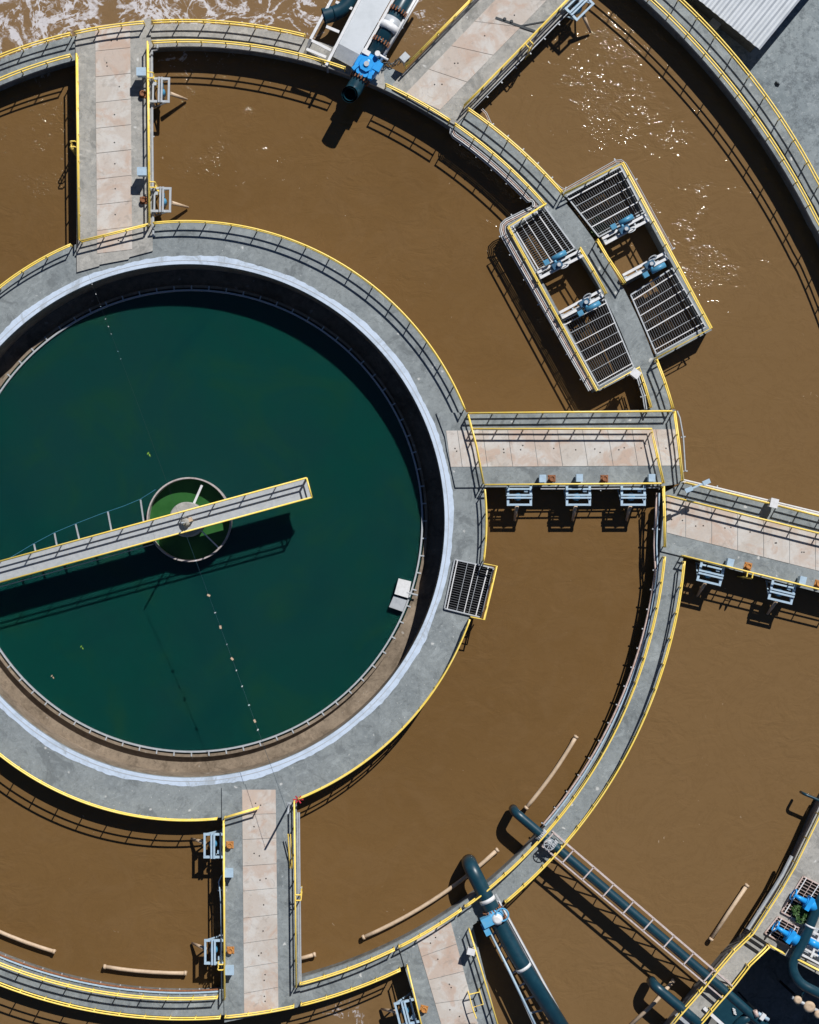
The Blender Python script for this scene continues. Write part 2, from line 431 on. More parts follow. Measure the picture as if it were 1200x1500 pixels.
def fr(v): return [(x - v[0]) / (v[-1] - v[0]) for x in v]
bridge('upper left bridge of pale square cover slabs with two pale boxes on its right rail',
       [(111, 49), (221, 27), (224, 368), (190, 377), (189, 380), (146, 388), (146, 390), (113, 399)], ((140, 38), (143, 372)), ((191, 33), (194, 366)), fr([38, 75, 112, 149, 186, 222, 259, 296, 333, 366]), 'conc_warm')
bridge('wide right bridge with pinkish slabs and three blue mixer frames below it',
       [(639, 605), (989, 600), (1003, 708), (972, 712), (667, 714), (655, 660), (652, 640)], ((653, 631), (990, 629)), ((660, 684), (999, 682)), fr([653, 670, 707, 744, 781, 817, 854, 891, 927, 962, 992]))
bridge('sloping far right bridge leaving the frame with pinkish slabs',
       [(1002, 706), (1230, 763), (1230, 876), (1000, 815), (967, 807), (973, 722)], ((976, 728), (1230, 790)), ((976, 780), (1230, 844)), fr([0, 28, 66, 104, 142, 180, 218, 254]))
bridge('lower bridge of pinkish cover slabs below the round tank',
       [(325, 1153), (358, 1149), (402, 1139), (434, 1130), (440, 1474), (329, 1497)], ((355, 1156), (358, 1486)), ((404, 1156), (408, 1476)), fr([1156, 1192, 1228, 1266, 1302, 1341, 1377, 1412, 1449, 1480]))
bridge('upper corner bridge beside the blue valve pipe, running off the top edge',
       [(575, 131), (575, 124), (718, -25), (870, -25), (667, 184)], ((594, 138), (750, -25)), ((644, 162), (826, -25)), [0, .22, .43, .65, .86, 1], 'conc_warm')
bridge('small bridge at the bottom edge with pale slabs beside the big dark pipe',
       [(585, 1389), (612, 1366), (685, 1326), (733, 1515), (622, 1515)], ((609, 1372), (651, 1515)), ((660, 1349), (704, 1515)), [0, .2, .44, .68, .9, 1])

# thin dark expansion joints are gaps between decks: left as built

# ------------------------------------------------------------------ round settling tank
t = thing('settling_tank', 'round concrete settling tank holding dark green water with a pale blue rim', 'tank', (c0.x, c0.y, 0))
def circ(r, n=200): return [(c0.x + r * U * math.cos(2 * math.pi * i / n), c0.y + r * U * math.sin(2 * math.pi * i / n)) for i in range(n)]
MB().strip(circ(RC + 1.5), circ(376), -.3, -.012, True).build('deck', 'conc', t)
MB().strip(circ(RC - 2), circ(378), -4.4, -.3, True).build('wall', 'ledge', t)
wob = []
for i in range(400):
    a = 2 * math.pi * i / 400
    r = 388.5 + 1.0 * math.sin(9 * a + 1) + .8 * math.sin(23 * a) + random.uniform(-.8, .8)
    wob.append((c0.x + r * U * math.cos(a), c0.y + r * U * math.sin(a)))
MB().strip(wob, circ(376.3, 400), -.010, .0, True).build('painted_rim', 'rim', t)
MB().strip(circ(382.2, 300), circ(381.2, 300), .0, .012, True).build('rim_joint', 'galv', t)
MB().strip(circ(380), circ(353), -3.6, -3.35, True).build('launder_floor', 'ledge', t)
MB().strip(circ(354), circ(350), -4.4, -2.86, True).build('launder_wall', 'ledge', t)
MB().strip(circ(347.2), circ(344.8), -3.3, -2.8, True).build('weir_plate', 'galv', t)
br = None
for i in range(84):
    a = 2 * math.pi * i / 84
    if br is None:
        br = MB().bar((345 * U, 0, -2.84), (353 * U, 0, -2.84), .1, .05).build('weir_bracket', 'galv', t, off=(0, 0, 0))
        o = br
    else:
        o = br.copy(); COL.objects.link(o); o.parent = t
    o.rotation_euler = (0, 0, a)

# feed well and centre column
fw = px(277, 761, -1.85)
t = thing('feed_well', 'round open topped feed well drum with green water at the tank centre', 'drum', (fw.x, fw.y, ZC))
def circ2(c, r, n=64): return [(c.x + r * math.cos(2 * math.pi * i / n), c.y + r * math.sin(2 * math.pi * i / n)) for i in range(n)]
rw = 63 * U
MB().strip(circ2(fw, rw), circ2(fw, rw - .11), -4.2, -1.85, True).build('drum_wall', 'drum', t)
MB().bar((fw.x + .95, fw.y + 2.55, -2.0), (fw.x + .25, fw.y + 1.0, -2.2), .17, .12).build('spoke', 'white', t)
MB().bar((fw.x + .9, fw.y - .85, -2.2), (fw.x + 2.25, fw.y - 2.15, -2.0), .1, .1).build('spoke', 'white', t)
MB().lathe((fw.x - .1, fw.y, 0), [(1.3, -4.2), (1.3, -1.0), (1.22, -.9)], 40).build('centre_column', 'conc_warm', t)
mb = MB(); mb.disc((fw.x, fw.y), rw - .1, ZC + .03, 64); structure(mb.build('feed_well_water', 'greenwater'))

# tank walkway with rails
a0, a1 = px(-40, 849, .35), px(453.5, 714.7, .35)
dv = (a1 - a0).normalized(); nv = Vector((-dv.y, dv.x, 0)); hw = 14.6 * U
Lw = (a1 - a0).length
t = thing('tank_walkway', 'narrow grey steel footbridge over the dark green water to the tank centre', 'footbridge', (a1.x, a1.y, .35))
MB().bar(a0 + Vector((0, 0, -.04)), a1 + Vector((0, 0, -.04)), hw * 2, .08).build('deck_plate', 'galv', t)
for s in (-1, 1):
    MB().bar(a0 + nv * hw * .93 * s + Vector((0, 0, -.34)), a1 + nv * hw * .93 * s + Vector((0, 0, -.34)), .16, .5).build('girder', 'white', t)
mb = MB(); k = int(Lw / 2)
for i in range(k + 1):
    p = a0 + dv * (Lw - .1) * i / k + Vector((0, 0, -.4)); mb.bar(p - nv * hw * .9, p + nv * hw * .9, .1, .2)
mb.build('cross_beam', 'white', t)
for x, y, x2, y2 in ((206, 732, 211, 767), (158, 749, 164, 780), (111, 768, 117, 793), (80, 781, 84, 802), (50, 797, 53, 811)):
    MB().bar(px(x, y, .0), px(x2, y2, -.2), .11, .1).build('skimmer_arm', 'galv', t)
MB().tube(W([(228, 717), (206, 731), (182, 741), (150, 752), (111, 767), (80, 780), (50, 796), (20, 814), (-10, 832)], .05), .014, 5).build('skimmer_cable', 'motor', t)
MB().tube(W([(225, 797), (200, 804), (120, 826), (60, 843), (-20, 865)], -.1), .035, 6).build('conduit', 'galv', t)
# drive motor and mast
q = px(272.5, 764, .4)
tm = thing('drive_motor', 'cream round drive motor standing on the tank footbridge', 'motor', (q.x, q.y, .36))
MB().lathe((q.x, q.y, 0), [(.36, .36), (.36, .7), (.26, .82), (.14, .86)], 20).build('housing', 'conc_warm', tm)
MB().box((q.x + .25, q.y + .1, .62), .5, .3, .4, .4).build('gearbox', 'tan', tm)
MB().tube([(q.x + .05, q.y - .1, .9), (q.x + .05, q.y - .1, 4.2)], .06, 8).build('mast', 'galv', tm)
mast = Vector((q.x + .05, q.y - .1, 4.2))

# bird wires with tags
pole = px(424, 1178)
t = thing('flag_pole', 'thin grey pole standing by the lower bridge rail, holding the bird wire', 'pole', (pole.x, pole.y, 0))
MB().tube([(pole.x, pole.y, 0), (pole.x, pole.y, 3.8)], .075, 8).build('pole', 'galv', t)
MB().box((pole.x, pole.y, .08), .3, .3, .16).build('base_plate', 'galv', t)
rp = px(421, 1184)
t = thing('rope_tie', 'red cloth tied to the rail corner beside the lower bridge', 'cloth', (px(437, 1171).x, px(437, 1171).y, 1.0))
q = px(437, 1171, 1.0)
mb = MB()
for i in range(6):
    a = i * 1.05; mb.bar(q, q + Vector((math.cos(a) * .38, math.sin(a) * .3, .05 * (i % 3))), .09, .05)
mb.build('knot', 'red', t)
def wire(label, p, q, sag, tags, seed, cr, cm):
    rr = random.Random(seed)
    pts = []
    for i in range(25):
        f = i / 24; v = p.lerp(q, f); v.z -= sag * 4 * f * (1 - f); pts.append(v)
    t = thing('bird_wire', label, 'wire', tuple(q), group='tagged bird wires over the round tank')
    MB().tube(pts, cr, 5).build('cord', cm, t)
    for f, col in tags:
        i = f * 24; v = pts[int(i)].lerp(pts[min(24, int(i) + 1)], i - int(i))
        k_ = (1.5 if col == 'tan' else rr.uniform(.6, 1.0)) * (1 if cr > .01 else .6); MB().box(v, .09 * k_, .15 * k_, .08, rr.uniform(0, 3)).build('tag', col, t)
wire('thin tagged wire from the tank centre mast to the pole at the lower bridge', mast, Vector((pole.x, pole.y, 3.75)), .6,
     [(.13, 'white'), (.25, 'tan'), (.31, 'galv'), (.36, 'tan'), (.42, 'galv'), (.47, 'tan'), (.51, 'white'), (.565, 'white'), (.63, 'white'), (.685, 'tan'), (.715, 'white')], 3, .013, 'teal')
wire('thin wire with small pale tags from the tank centre mast up to the top rim', mast, px(128, 398, 1.0), .6,
     [(.95, 'white'), (.91, 'white'), (.86, 'palebl'), (.81, 'galv'), (.78, 'white'), (.75, 'galv'), (.68, 'palebl'), (.65, 'galv')], 4, .006, 'dark')

# bits floating on the green water
for lab, (x, y), m, k in (('bright green leaf floating above the feed well', (217, 664), 'limeleaf', .14), ('small green leaf floating near the left weir', (119, 947), 'limeleaf', .11), ('brown leaf floating close to the left weir', (76, 990), 'tan', .11)):
    v = px(x, y, ZC + .02); t = thing('floating_leaf', lab, 'leaf', tuple(v), group='leaves floating in the round tank')
    for (dx, dy, a) in ((0, 0, .9), (.12, -.14, 2.0)):
        mb = MB(); c_, s_ = math.cos(a) * k, math.sin(a) * k; o = v + Vector((dx, dy, 0))
        top = [mb.bm.verts.new(o + Vector(p)) for p in ((c_, s_, .03), (-s_ * .45, c_ * .45, .0), (-c_, -s_, .03), (s_ * .45, -c_ * .45, .0))]; mb.face(top)
        mb.build('blade', m, t)

# scum box on the weir
q = px(588, 868, -2.5)
t = thing('scum_box', 'white scum box with a grey tray at the right edge of the green water', 'box', (q.x, q.y, -2.9))
MB().prism(W([(584, 847.5), (602.5, 852), (598, 876), (578, 870)], -2.35), -3.4, -2.35).build('cover', 'white', t)
MB().prism(W([(577, 872.5), (596.5, 879), (590, 896), (570, 889)], -2.55), -3.4, -2.55).build('tray', 'galv', t)
MB().tube(W([(596, 868), (612, 872)], -2.4), .07, 6).build('outlet_pipe', 'galv', t)

# ------------------------------------------------------------------ railings
post_me = None
def railing(label, base, spacing=1.9, ends=True, h=1.07):
    global post_me
    P = [Vector((p[0], p[1], base[0][2] if len(base[0]) > 2 else 0)) for p in base]
    z0 = P[0].z
    L = [0]
    for a, b in zip(P, P[1:]): L.append(L[-1] + (b - a).length)
    def at(d):
        for i in range(len(P) - 1):
            if d <= L[i + 1] + 1e-6: return P[i].lerp(P[i + 1], (d - L[i]) / max(1e-6, L[i + 1] - L[i]))
        return P[-1]
    o0 = P[len(P) // 2]
    t = thing('guard_railing', label, 'railing', tuple(o0), group='yellow guard railings along the walkways')
    MB().tube([p + Vector((0, 0, h)) for p in P], .062, 8).build('top_rail', 'yellow', t)
    MB().tube([p + Vector((0, 0, h * .52)) for p in P], .055, 8).build('mid_rail', 'yellow', t)
    n = max(1, round(L[-1] / spacing))
    for i in range(n + 1):
        d = min(max(L[-1] * i / n, .05), L[-1] - .05); p = at(d)
        if post_me is None:
            o = MB().tube([(0, 0, 0), (0, 0, 1.07)], .048, 8).build('post', 'yellow', t, off=(0, 0, 0)); post_me = o.data
        else:
            o = bpy.data.objects.new('post', post_me); COL.objects.link(o); o.parent = t
        o.location = (p - o0); o.location.z = 0
    return t
def rarc(c, r, p0, p1): return G(arc(c, r, p0, p1))
T = top2base
RAILS = [
 ('yellow railing on the left part of the round tank edge, left of the upper bridge', rarc(CC, RC, (-40, 440), (106, 358))),
 ('short yellow railing across the foot of the upper left bridge', T([(117, 353), (217, 328)])),
 ('long curved yellow railing of the round tank from the upper bridge to the right bridge', rarc(CC, RC, (226, 328), (683, 600))),
 ('short slanted yellow railing across the tank end of the right bridge', T([(686, 607), (698, 652), (709, 709)])),
 ('short yellow railing of the round tank between the right bridge and the small grating', rarc(CC, RC, (710, 717), (708, 822))),
 ('yellow railing boxing in the small grating on the round tank edge', T([(709, 826), (728, 829), (710, 908), (690, 904)])),
 ('curved yellow railing of the round tank from the small grating to the lower bridge', rarc(CC, RC, (689, 907), (438, 1170))),
 ('curved yellow railing of the round tank left of the lower bridge', rarc(CC, RC, (320, 1201), (-40, 1085))),
 ('short yellow railing stub at the tank end of the lower bridge', T([(328, 1199), (379, 1184)])),
 ('straight yellow railing on the left edge of the upper left bridge', T([(112, 78), (115, 351)])),
 ('straight yellow railing behind the two pale boxes on the upper left bridge', T([(216, 60), (218.5, 327)])),
 ('outer yellow railing beside the white foam, left of the upper bridge', rarc(UO, UOR, (-40, 90), (105, 47))),
 ('short outer yellow railing across the top end of the upper left bridge', rarc(UO, UOR, (110, 45), (213, 28))),
 ('outer yellow railing between the upper left bridge and the dark pipes', rarc(UO, UOR, (224, 31), (450, 49))),
 ('inner yellow railing at the upper left corner, left of the bridge', rarc(UI, UIR, (-40, 128), (105, 79))),
 ('inner yellow railing between the upper left bridge and the blue valve pipe', rarc(UI, UIR, (224, 61), (508, 100))),
 ('short yellow railing across the foot of the upper corner bridge', rarc(UI, UIR, (566, 124), (661, 177))),
 ('inner yellow railing of the walkway beside the grey conduits, left of the gratings', rarc(UI, UIR, (668, 181), (801, 298))),
 ('outer yellow railing of the walkway from the corner bridge to the gratings', rarc(UO, UOR, (688, 158), (826, 282))),
 ('straight yellow railing on the left edge of the upper corner bridge', T([(594, 96), (716, -28)])),
 ('straight yellow railing on the right edge of the upper corner bridge', T([(680, 154), (707, 127), (758, 75), (808, 23), (850, -20)])),
 ('angled yellow railing around the right pair of gratings', T([(827.5, 282.5), (913, 238), (1043, 480), (962, 524)])),
 ('angled yellow railing around the left pair of gratings', T([(800.5, 298), (745, 331), (875.5, 572), (937, 538), (946, 566), (955, 597)])),
 ('curved yellow railing from the right gratings down to the right bridge', T([(962.5, 526), (974, 556), (981, 578), (987, 598)])),
 ('short yellow railing along the left opening between the gratings', T([(850, 362), (870, 395), (889, 430)])),
 ('short curved yellow railing along the right opening between the gratings', T([(875.5, 350), (890.5, 376), (904, 396), (916, 414.5)])),
 ('long yellow railing along the top edge of the right bridge', T([(686, 605), (985, 602)])),
 ('yellow railing inside the right bridge beside the pinkish slabs, turning down its end', T([(692, 628), (955, 628), (964, 668), (973, 708)])),
 ('straight yellow railing where the right bridge meets the far right bridge', T([(973, 712), (974.5, 760), (975, 802)])),
 ('slanted yellow railing on the outer end of the right bridge', T([(989, 602), (996, 655), (1001, 705)])),
 ('yellow railing along the lower edge of the right bridge above the blue mixers', T([(711, 710), (969, 708)])),
 ('upper yellow railing of the far right bridge beside the lamp', T([(1005, 707), (1127, 737)])),
 ('upper yellow railing of the far right bridge right of the white box', T([(1142, 741), (1240, 766)])),
 ('middle yellow railing along the slabs of the far right bridge', T([(978, 726), (1240, 791)])),
 ('lower yellow railing of the far right bridge above the mixers', T([(1001, 814), (1240, 873)])),
 ('outer yellow railing of the long walkway sweeping down to the big dark pipe', rarc(LO, LOR, (1003, 822), (741, 1322))),
 ('inner yellow railing of the long walkway, crossing above both dark pipes', rarc(LI, LIR, (972, 815), (684, 1331))),
 ('yellow railing across the top end of the small bottom bridge', rarc(LI, LIR, (679, 1334), (586, 1389))),
 ('inner yellow railing from the small bottom bridge to the lower bridge', rarc(LI, LIR, (580, 1391), (441, 1444))),
 ('outer yellow railing from the small bottom bridge to the lower bridge', rarc(LO, LOR, (589, 1422), (442, 1473))),
 ('yellow railing on the left edge of the small bottom bridge', T([(597, 1417), (622, 1520)])),
 ('yellow railing on the right edge of the small bottom bridge beside the big pipe', T([(688, 1363), (702, 1410), (735, 1520)])),
 ('yellow railing on the left edge of the lower bridge beside the two mixers', T([(327.5, 1202), (329, 1465)])),
 ('yellow railing on the right edge of the lower bridge', T([(431, 1174), (434, 1447)])),
 ('yellow railing across the bottom end of the lower bridge', rarc(LO, LOR, (433, 1476), (331, 1495))),
 ('inner yellow railing of the bottom left walkway', rarc(LI, LIR, (321, 1465), (-40, 1400))),
 ('outer yellow railing of the bottom left walkway', rarc(LO, LOR, (325, 1493), (-40, 1430))),
 ('inner yellow railing of the outermost walkway by the shed roof', G(arc(OI, OIR, (900, -60), (1196, 323)) + arc(CC, 1018, (1203, 335), (1300, 900))[1:])),
 ('outer yellow railing of the outermost walkway by the shed roof', G(arc(OO, OOR, (945, -60), (1196, 263)) + arc(CC, 1044, (1204, 275), (1300, 900))[1:])),
 ('inner yellow railing of the apron by the pump pit, along the brown water', T([(1218, 1158), (1199, 1200), (1179, 1241), (1165, 1270), (1146, 1303), (1104, 1368), (1075, 1396), (1052, 1423), (1028, 1453), (998, 1487), (975, 1515)])),
 ('outer yellow railing of the apron above the dark pump pit', T([(1128, 1387), (1100, 1414), (1077.5, 1443), (1052, 1472), (1030, 1498), (1017, 1515)])),
 ('short yellow railing at the pit corner left of the bent pipe', T([(1130, 1387), (1150, 1398)])),
 ('yellow railing along the pit edge right of the bent pipe', T([(1167, 1405), (1240, 1443)])),
]
for lab, pts in RAILS: railing(lab, pts)
# rails of the tank footbridge
for s, nm in ((1, 'upper'), (-1, 'lower')):
    railing('yellow railing on the %s side of the tank footbridge' % nm, [tuple(a0 + nv * hw * s), tuple(a1 + nv * hw * s)], 2.3)
railing('short yellow railing closing the free end of the tank footbridge', [tuple(a1 + nv * hw), tuple(a1 - nv * hw)], 1.4)

# ------------------------------------------------------------------ gratings
def grating(label, quad, z=.02, mat='galv', sup=5, sp=.17, seed=1, long_first=True, pit=False, bw=.022):
    """quad in plan units: p0-p1 is the side the bearing bars start from, p3-p2 the opposite one"""
    q0, q1, q2, q3 = G(quad); c = (q0 + q1 + q2 + q3) / 4; c.z = 0
    t = thing('floor_grating', label, 'grating', (c.x, c.y, 0), group='galvanised floor gratings')
    mb = MB(); Z = Vector((0, 0, z))
    for a, b in ((q0, q1), (q1, q2), (q2, q3), (q3, q0)): mb.bar(a + Z, b + Z, .1, .09)
    mb.build('frame', mat, t)
    mb = MB(); L = ((q1 - q0).length + (q2 - q3).length) / 2; k = max(4, int(L / sp))
    for i in range(1, k):
        f = i / k; mb.bar(q0.lerp(q1, f) + Z - Vector((0, 0, .06)), q3.lerp(q2, f) + Z - Vector((0, 0, .06)), bw, .16)
    mb.build('bars', 'gratebar' if mat == 'galv' else mat, t)
    if pit: MB().prism([c + (p - c) * .97 for p in (q0, q1, q2, q3)], .001, .005).build('opening_shade_sheet', 'hole_shade', t)  # pit: flat black sheet on the deck, painting the shade under the bars
    rr = random.Random(seed)
    for i in range(sup):
        f = (i + .5 + rr.uniform(-.2, .2)) / sup
        MB().bar(q0.lerp(q3, f) + Vector((0, 0, z + .03)), q1.lerp(q2, f) + Vector((0, 0, z + .03)), (.075, .035, .06, .035)[i % 4], .06).build('cross_bar', 'white' if i % 2 == 0 else mat, t)
    return t
grating('small grating set into the right side of the round tank walkway', [(666, 819.5), (651, 891), (704, 904), (723, 832)][::-1], z=.12, sup=5, seed=2, pit=True)
for o in (): pass
# grating platform in the ring walkway: q0->q1 is the direction along which bars are repeated
grating('upper left grating of the platform, beside the looping conduits', [(748, 333), (785.5, 397), (842, 364), (797.5, 303)], sup=6, seed=3)
grating('lower left grating of the platform, beside the white box', [(886, 438), (823, 471), (877, 566), (928, 537)], sup=7, seed=4)
grating('upper right grating of the platform with green weeds under it', [(908.5, 244), (829.5, 287), (877.5, 347), (944, 311)], sup=6, seed=5)
grating('lower right grating of the platform at its far corner', [(985, 393), (924, 432), (961.5, 519), (1034, 479)], sup=7, seed=6)
# concrete chamber walls below the gratings
def wallbar(mb, p, q, w=.35, z0=-3.2, z1=.0):
    a, b = px(*p), px(*q); a.z = b.z = (z0 + z1) / 2; mb.bar(a, b, w, z1 - z0)
c = px(880, 405)
t = thing('gate_chamber', 'concrete gate chamber carrying four gratings with two open wells', 'platform', (c.x, c.y, 0))
for p, q in (((746, 331), (876, 571)), ((745, 333), (799, 300)), ((876, 569), (938, 536)), ((911, 241), (1040, 482)), ((826, 285), (909, 241)), ((962, 523), (1041, 480))):
    LVL[0] += 1; mb = MB(); wallbar(mb, p, q, .42, -3.2, .012 + .003 * (LVL[0] % 6)); mb.build('wall', 'conc', t)
for p, q in (((790, 403), (848, 370)), ((822, 466), (884, 432)), ((880, 352), (945, 316)), ((920, 412), (979, 379))):
    mb = MB(); wallbar(mb, p, q, .25, -3.0, -.7); mb.build('cross_wall', 'wall', t)

# gate frames with actuators
def gate_frame(label, p, q, side, mot):
    a, b = px(*p, .45), px(*q, .45); d = (b - a).normalized(); nn = Vector((-d.y, d.x, 0)) * side
    c = (a + b) / 2
    t = thing('sluice_gate', label, 'gate', (c.x, c.y, .3), group='sluice gates in the grating platform')
    for s in (0, 1):
        MB().bar(a + nn * (.42 * s), b + nn * (.42 * s), .19, .3).build('beam', 'white', t)
    mb = MB()
    for f in (.02, .3, .72, .98):
        v = a.lerp(b, f); mb.bar(v, v + nn * .42, .12, .12)
    mb.build('spacer', 'galv', t)
    for f in (.05, .95):
        v = a.lerp(b, f) + nn * .2; MB().bar(v, v + Vector((0, 0, -1.9)), .16, .16).build('leg', 'galv', t)
    MB().bar(a.lerp(b, .1) + nn * .2 + Vector((0, 0, -1.7)), a.lerp(b, .9) + nn * .2 + Vector((0, 0, -1.7)), .08, 1.2).build('gate_leaf', 'galv', t)
    m = a.lerp(b, mot) + nn * .2
    MB().box((m.x, m.y, .72), .75, .42, .5, math.atan2(d.y, d.x)).build('gearbox', 'gear', t)
    MB().cyl((m.x + .1, m.y, .95), .14, .25, 10).build('stem_cover', 'galv', t)
    e = m - nn * .55 + Vector((0, 0, .35))
    MB().tube([m + Vector((0, 0, .35)), e], .12, 10).build('drive_shaft', 'motor', t)
    MB().tube([e - d * .1, e + d * 1.0], .2, 12).build('motor', 'motor', t)
    MB().box(e - d * .6, .4, .38, .36, math.atan2(d.y, d.x)).build('switch_box', 'motor', t)
    wv = m + d * .45 + nn * .3 + Vector((0, 0, .25))
    MB().tube([wv + (d * math.cos(x) + Vector((0, 0, 1)) * .35 * math.sin(x) + nn * .4 * math.sin(x)) * .32 for x in [i * .5236 for i in range(13)]], .04, 6).build('hand_wheel', 'galv', t)
    return t
gate_frame('sluice gate with blue motor between the upper left grating and its open well', (787, 400), (850, 367), -1, .42)
gate_frame('sluice gate with blue motor between the lower left grating and its open well', (823, 466), (884, 433), 1, .55)
gate_frame('sluice gate with blue motor between the upper right grating and its open well', (882, 350), (946, 315), -1, .46)
gate_frame('sluice gate with blue motor between the lower right grating and its open well', (916, 411), (978, 378), 1, .58)

# ------------------------------------------------------------------ mixers on the bridges
def mixer(label, p, out, mat='palebl', rod=True, along=1):
    """local x: away from the bridge, local y: along its edge"""
    c = px(*p); rz = math.atan2(-out[1], out[0])
    t = thing('mixer_frame', label, 'mixer', (c.x, c.y, 0), rz, 'mixers hung on the bridge edges')
    O = Vector((0, 0, 0)); z = .42
    def b(mb, x0, y0, x1, y1, w, h, zz=z): return mb.bar((x0, y0, zz), (x1, y1, zz), w, h)
    mb = MB(); b(mb, -.15, -.83, 1.35, -.83, .17, .16); b(mb, -.15, .83, 1.35, .83, .17, .16); b(mb, 1.27, -.75, 1.27, .75, .15, .16); b(mb, .12, -.75, .12, .75, .12, .14)
    mb.build('frame', mat, t, off=O)
    for x in (.56, .76):
        mb = MB(); b(mb, x, -.92, x, .92, .13, .2, z + .12); mb.build('cross_beam', mat, t, off=O)
    for y in (-.83, .83):
        MB().bar((.1, y, z - .05), (.05, y, -1.4), .12, .12).bar((1.2, y, z - .1), (.1, y, -1.2), .09, .09).build('bracket', mat, t, off=O)
    MB().lathe((.68, -.05, 0), [(.3, -.5), (.3, .05), (.24, .18), (.1, .24)], 16).build('motor', 'motor', t, off=O)
    MB().tube([(.68, -.05, -.5), (.68, -.05, -2.4)], .09, 8).build('shaft', 'galv', t, off=O)
    MB().box((.68, .38, .1), .3, .3, .35).build('gearbox', 'motor', t, off=O)
    MB().box((.25, .5, .2), .2, .25, .3).build('terminal_box', mat, t, off=O)
    if rod:
        MB().tube([(1.3, -.12, .0), (2.4, -.16, -1.45)], .11, 8, radii=(.16, .09)).build('baffle_arm', 'tan', t, off=O)
    return t
mixer('pale grey mixer frame at the upper bridge, nearest the top railing', (223, 134), (1, 0.02), 'galv')
mixer('pale grey mixer frame at the upper bridge, nearest the round tank', (225, 294), (1, .02), 'galv')
mixer('blue mixer frame below the right bridge, nearest the round tank', (760, 714), (0, 1))
mixer('blue mixer frame below the middle of the right bridge', (846, 714), (0, 1))
mixer('blue mixer frame below the right bridge, nearest its outer end', (926, 714), (0, 1))
mixer('blue mixer frame below the far right bridge, beside the yellow ladder', (1042, 828), (-.23, .97))
mixer('blue mixer frame below the far right bridge, nearest the frame edge', (1146, 855), (-.23, .97))
mixer('blue mixer frame left of the lower bridge, close to the round tank', (326, 1237), (-1, 0))
mixer('blue mixer frame left of the lower bridge, near the bottom railing', (327, 1392), (-1, 0))
mixer('blue mixer frame left of the small bottom bridge', (607, 1478), (-.97, .24))
mixer('blue mixer frame under the right rail of the upper corner bridge', (838, 2), (.70, .72))

# control boxes on posts
def control_box(label, p, out, h=1.35, mat='palebl', s=.62):
    c = px(*p, h); rz = math.atan2(-out[1], out[0])
    t = thing('control_box', label, 'box', (c.x, c.y, 0), rz, 'pale control boxes at the railings')
    O = Vector((0, 0, 0))
    MB().box((0, 0, h - .3), s, s * .82, .7).build('cabinet', mat, t, off=O)
    MB().prism([(-s * .56, -s * .48), (s * .56, -s * .48), (s * .56, s * .48), (-s * .56, s * .48)], h + .05, h + .09).build('hood', mat, t, off=O)
    for y in (-.2, .2): MB().bar((.22, y, 0), (.22, y, h - .6), .07, .07).build('leg', 'galv', t, off=O)
    MB().box((-.05, s * .44, h - .3), .26, .08, .3).build('switch', 'dark', t, off=O)
    return t
control_box('pale blue control box on the upper left bridge, nearer the top railing', (207, 105), (1, 0))
control_box('pale blue control box on the upper left bridge, nearer the round tank', (208, 251), (1, 0))
control_box('pale blue control box on the right bridge, left beside a rusty plate', (795, 701), (0, 1), .95, s=.5)
control_box('pale blue control box above the middle mixer of the right bridge', (849, 700), (0, 1), .95, s=.5)
control_box('pale blue control box at the outer lower corner of the right bridge', (955, 700), (0, 1), .95, s=.5)
control_box('pale blue control box on the far right bridge beside the first mixer', (1070, 824), (-.23, .97), .95, s=.5)
control_box('pale blue control box on the far right bridge by the frame edge', (1176, 850), (-.23, .97), .95, s=.5)
control_box('pale blue control box on the lower bridge below the upper mixer', (335, 1279), (-1, 0), .95, s=.62)
control_box('pale blue control box on the lower bridge below the lower mixer', (336, 1422), (-1, 0), .95, s=.62)
control_box('white control box on the right rail of the small bottom bridge', (690, 1394), (.97, .24), 1.2, 'white', .5)
control_box('pale grey control box by the railing foot beside the blue valve', (593, 84), (-.7, .7), 1.1, 'galv', .55)
control_box('white control box on the upper rail of the far right bridge', (1134, 737), (.23, -.97), 1.1, 'white', .6)
control_box('white control box on the inner railing corner below the left gratings', (931, 547), (.8, .6), 1.1, 'white', .6)

# winch pedestals (rusty base plates with a stub)
def pedestal(label, p, mat, rz=0):
    c = px(*p)
    t = thing('hoist_base', label, 'hoist base', (c.x, c.y, .12), rz, 'rusty hoist bases beside the mixers')
    O = Vector((0, 0, 0))
    MB().box((0, 0, .02), .56, .52, .03).build('plate', mat, t, off=O)
    mb = MB()
    for i in range(14):
        a, b = 2 * math.pi * i / 14, 2 * math.pi * (i + 1) / 14
    mb.tube([(.17 * math.cos(x), .17 * math.sin(x), .33) for x in [i * .4488 for i in range(15)]], .06, 6)
    mb.build('socket_ring', mat, t, off=O)
    MB().lathe((0, 0, 0), [(.19, .03), (.15, .12), (.14, .32)], 14).build('socket', mat, t, off=O)
    mb = MB()
    for x, y in ((-.2, -.2), (.2, -.2), (.2, .2), (-.2, .2)): mb.cyl((x, y, .035), .045, .05, 6)
    mb.build('bolts', mat, t, off=O)
pedestal('dark rusty hoist base on the upper left bridge, below the first pale box', (210, 139), 'rust')
pedestal('dark rusty hoist base on the upper left bridge, near the round tank', (211, 294), 'rust')
pedestal('brown rusty hoist base on the right bridge beside the left pale box', (808, 701), 'rust')
pedestal('brown rusty hoist base on the right bridge between the middle and right boxes', (885, 701), 'rust')
pedestal('orange hoist base on the far right bridge by the yellow ladder', (1095, 829), 'orange', -.25)
pedestal('orange hoist base on the far right bridge at the frame edge', (1198, 855), 'orange', -.25)
pedestal('orange rusty hoist base on the lower bridge beside the upper mixer', (337, 1237), 'orange')
pedestal('orange rusty hoist base on the lower bridge beside the lower mixer', (338, 1391), 'orange')
pedestal('orange rusty hoist base on the small bottom bridge', (621, 1477), 'orange', -.25)

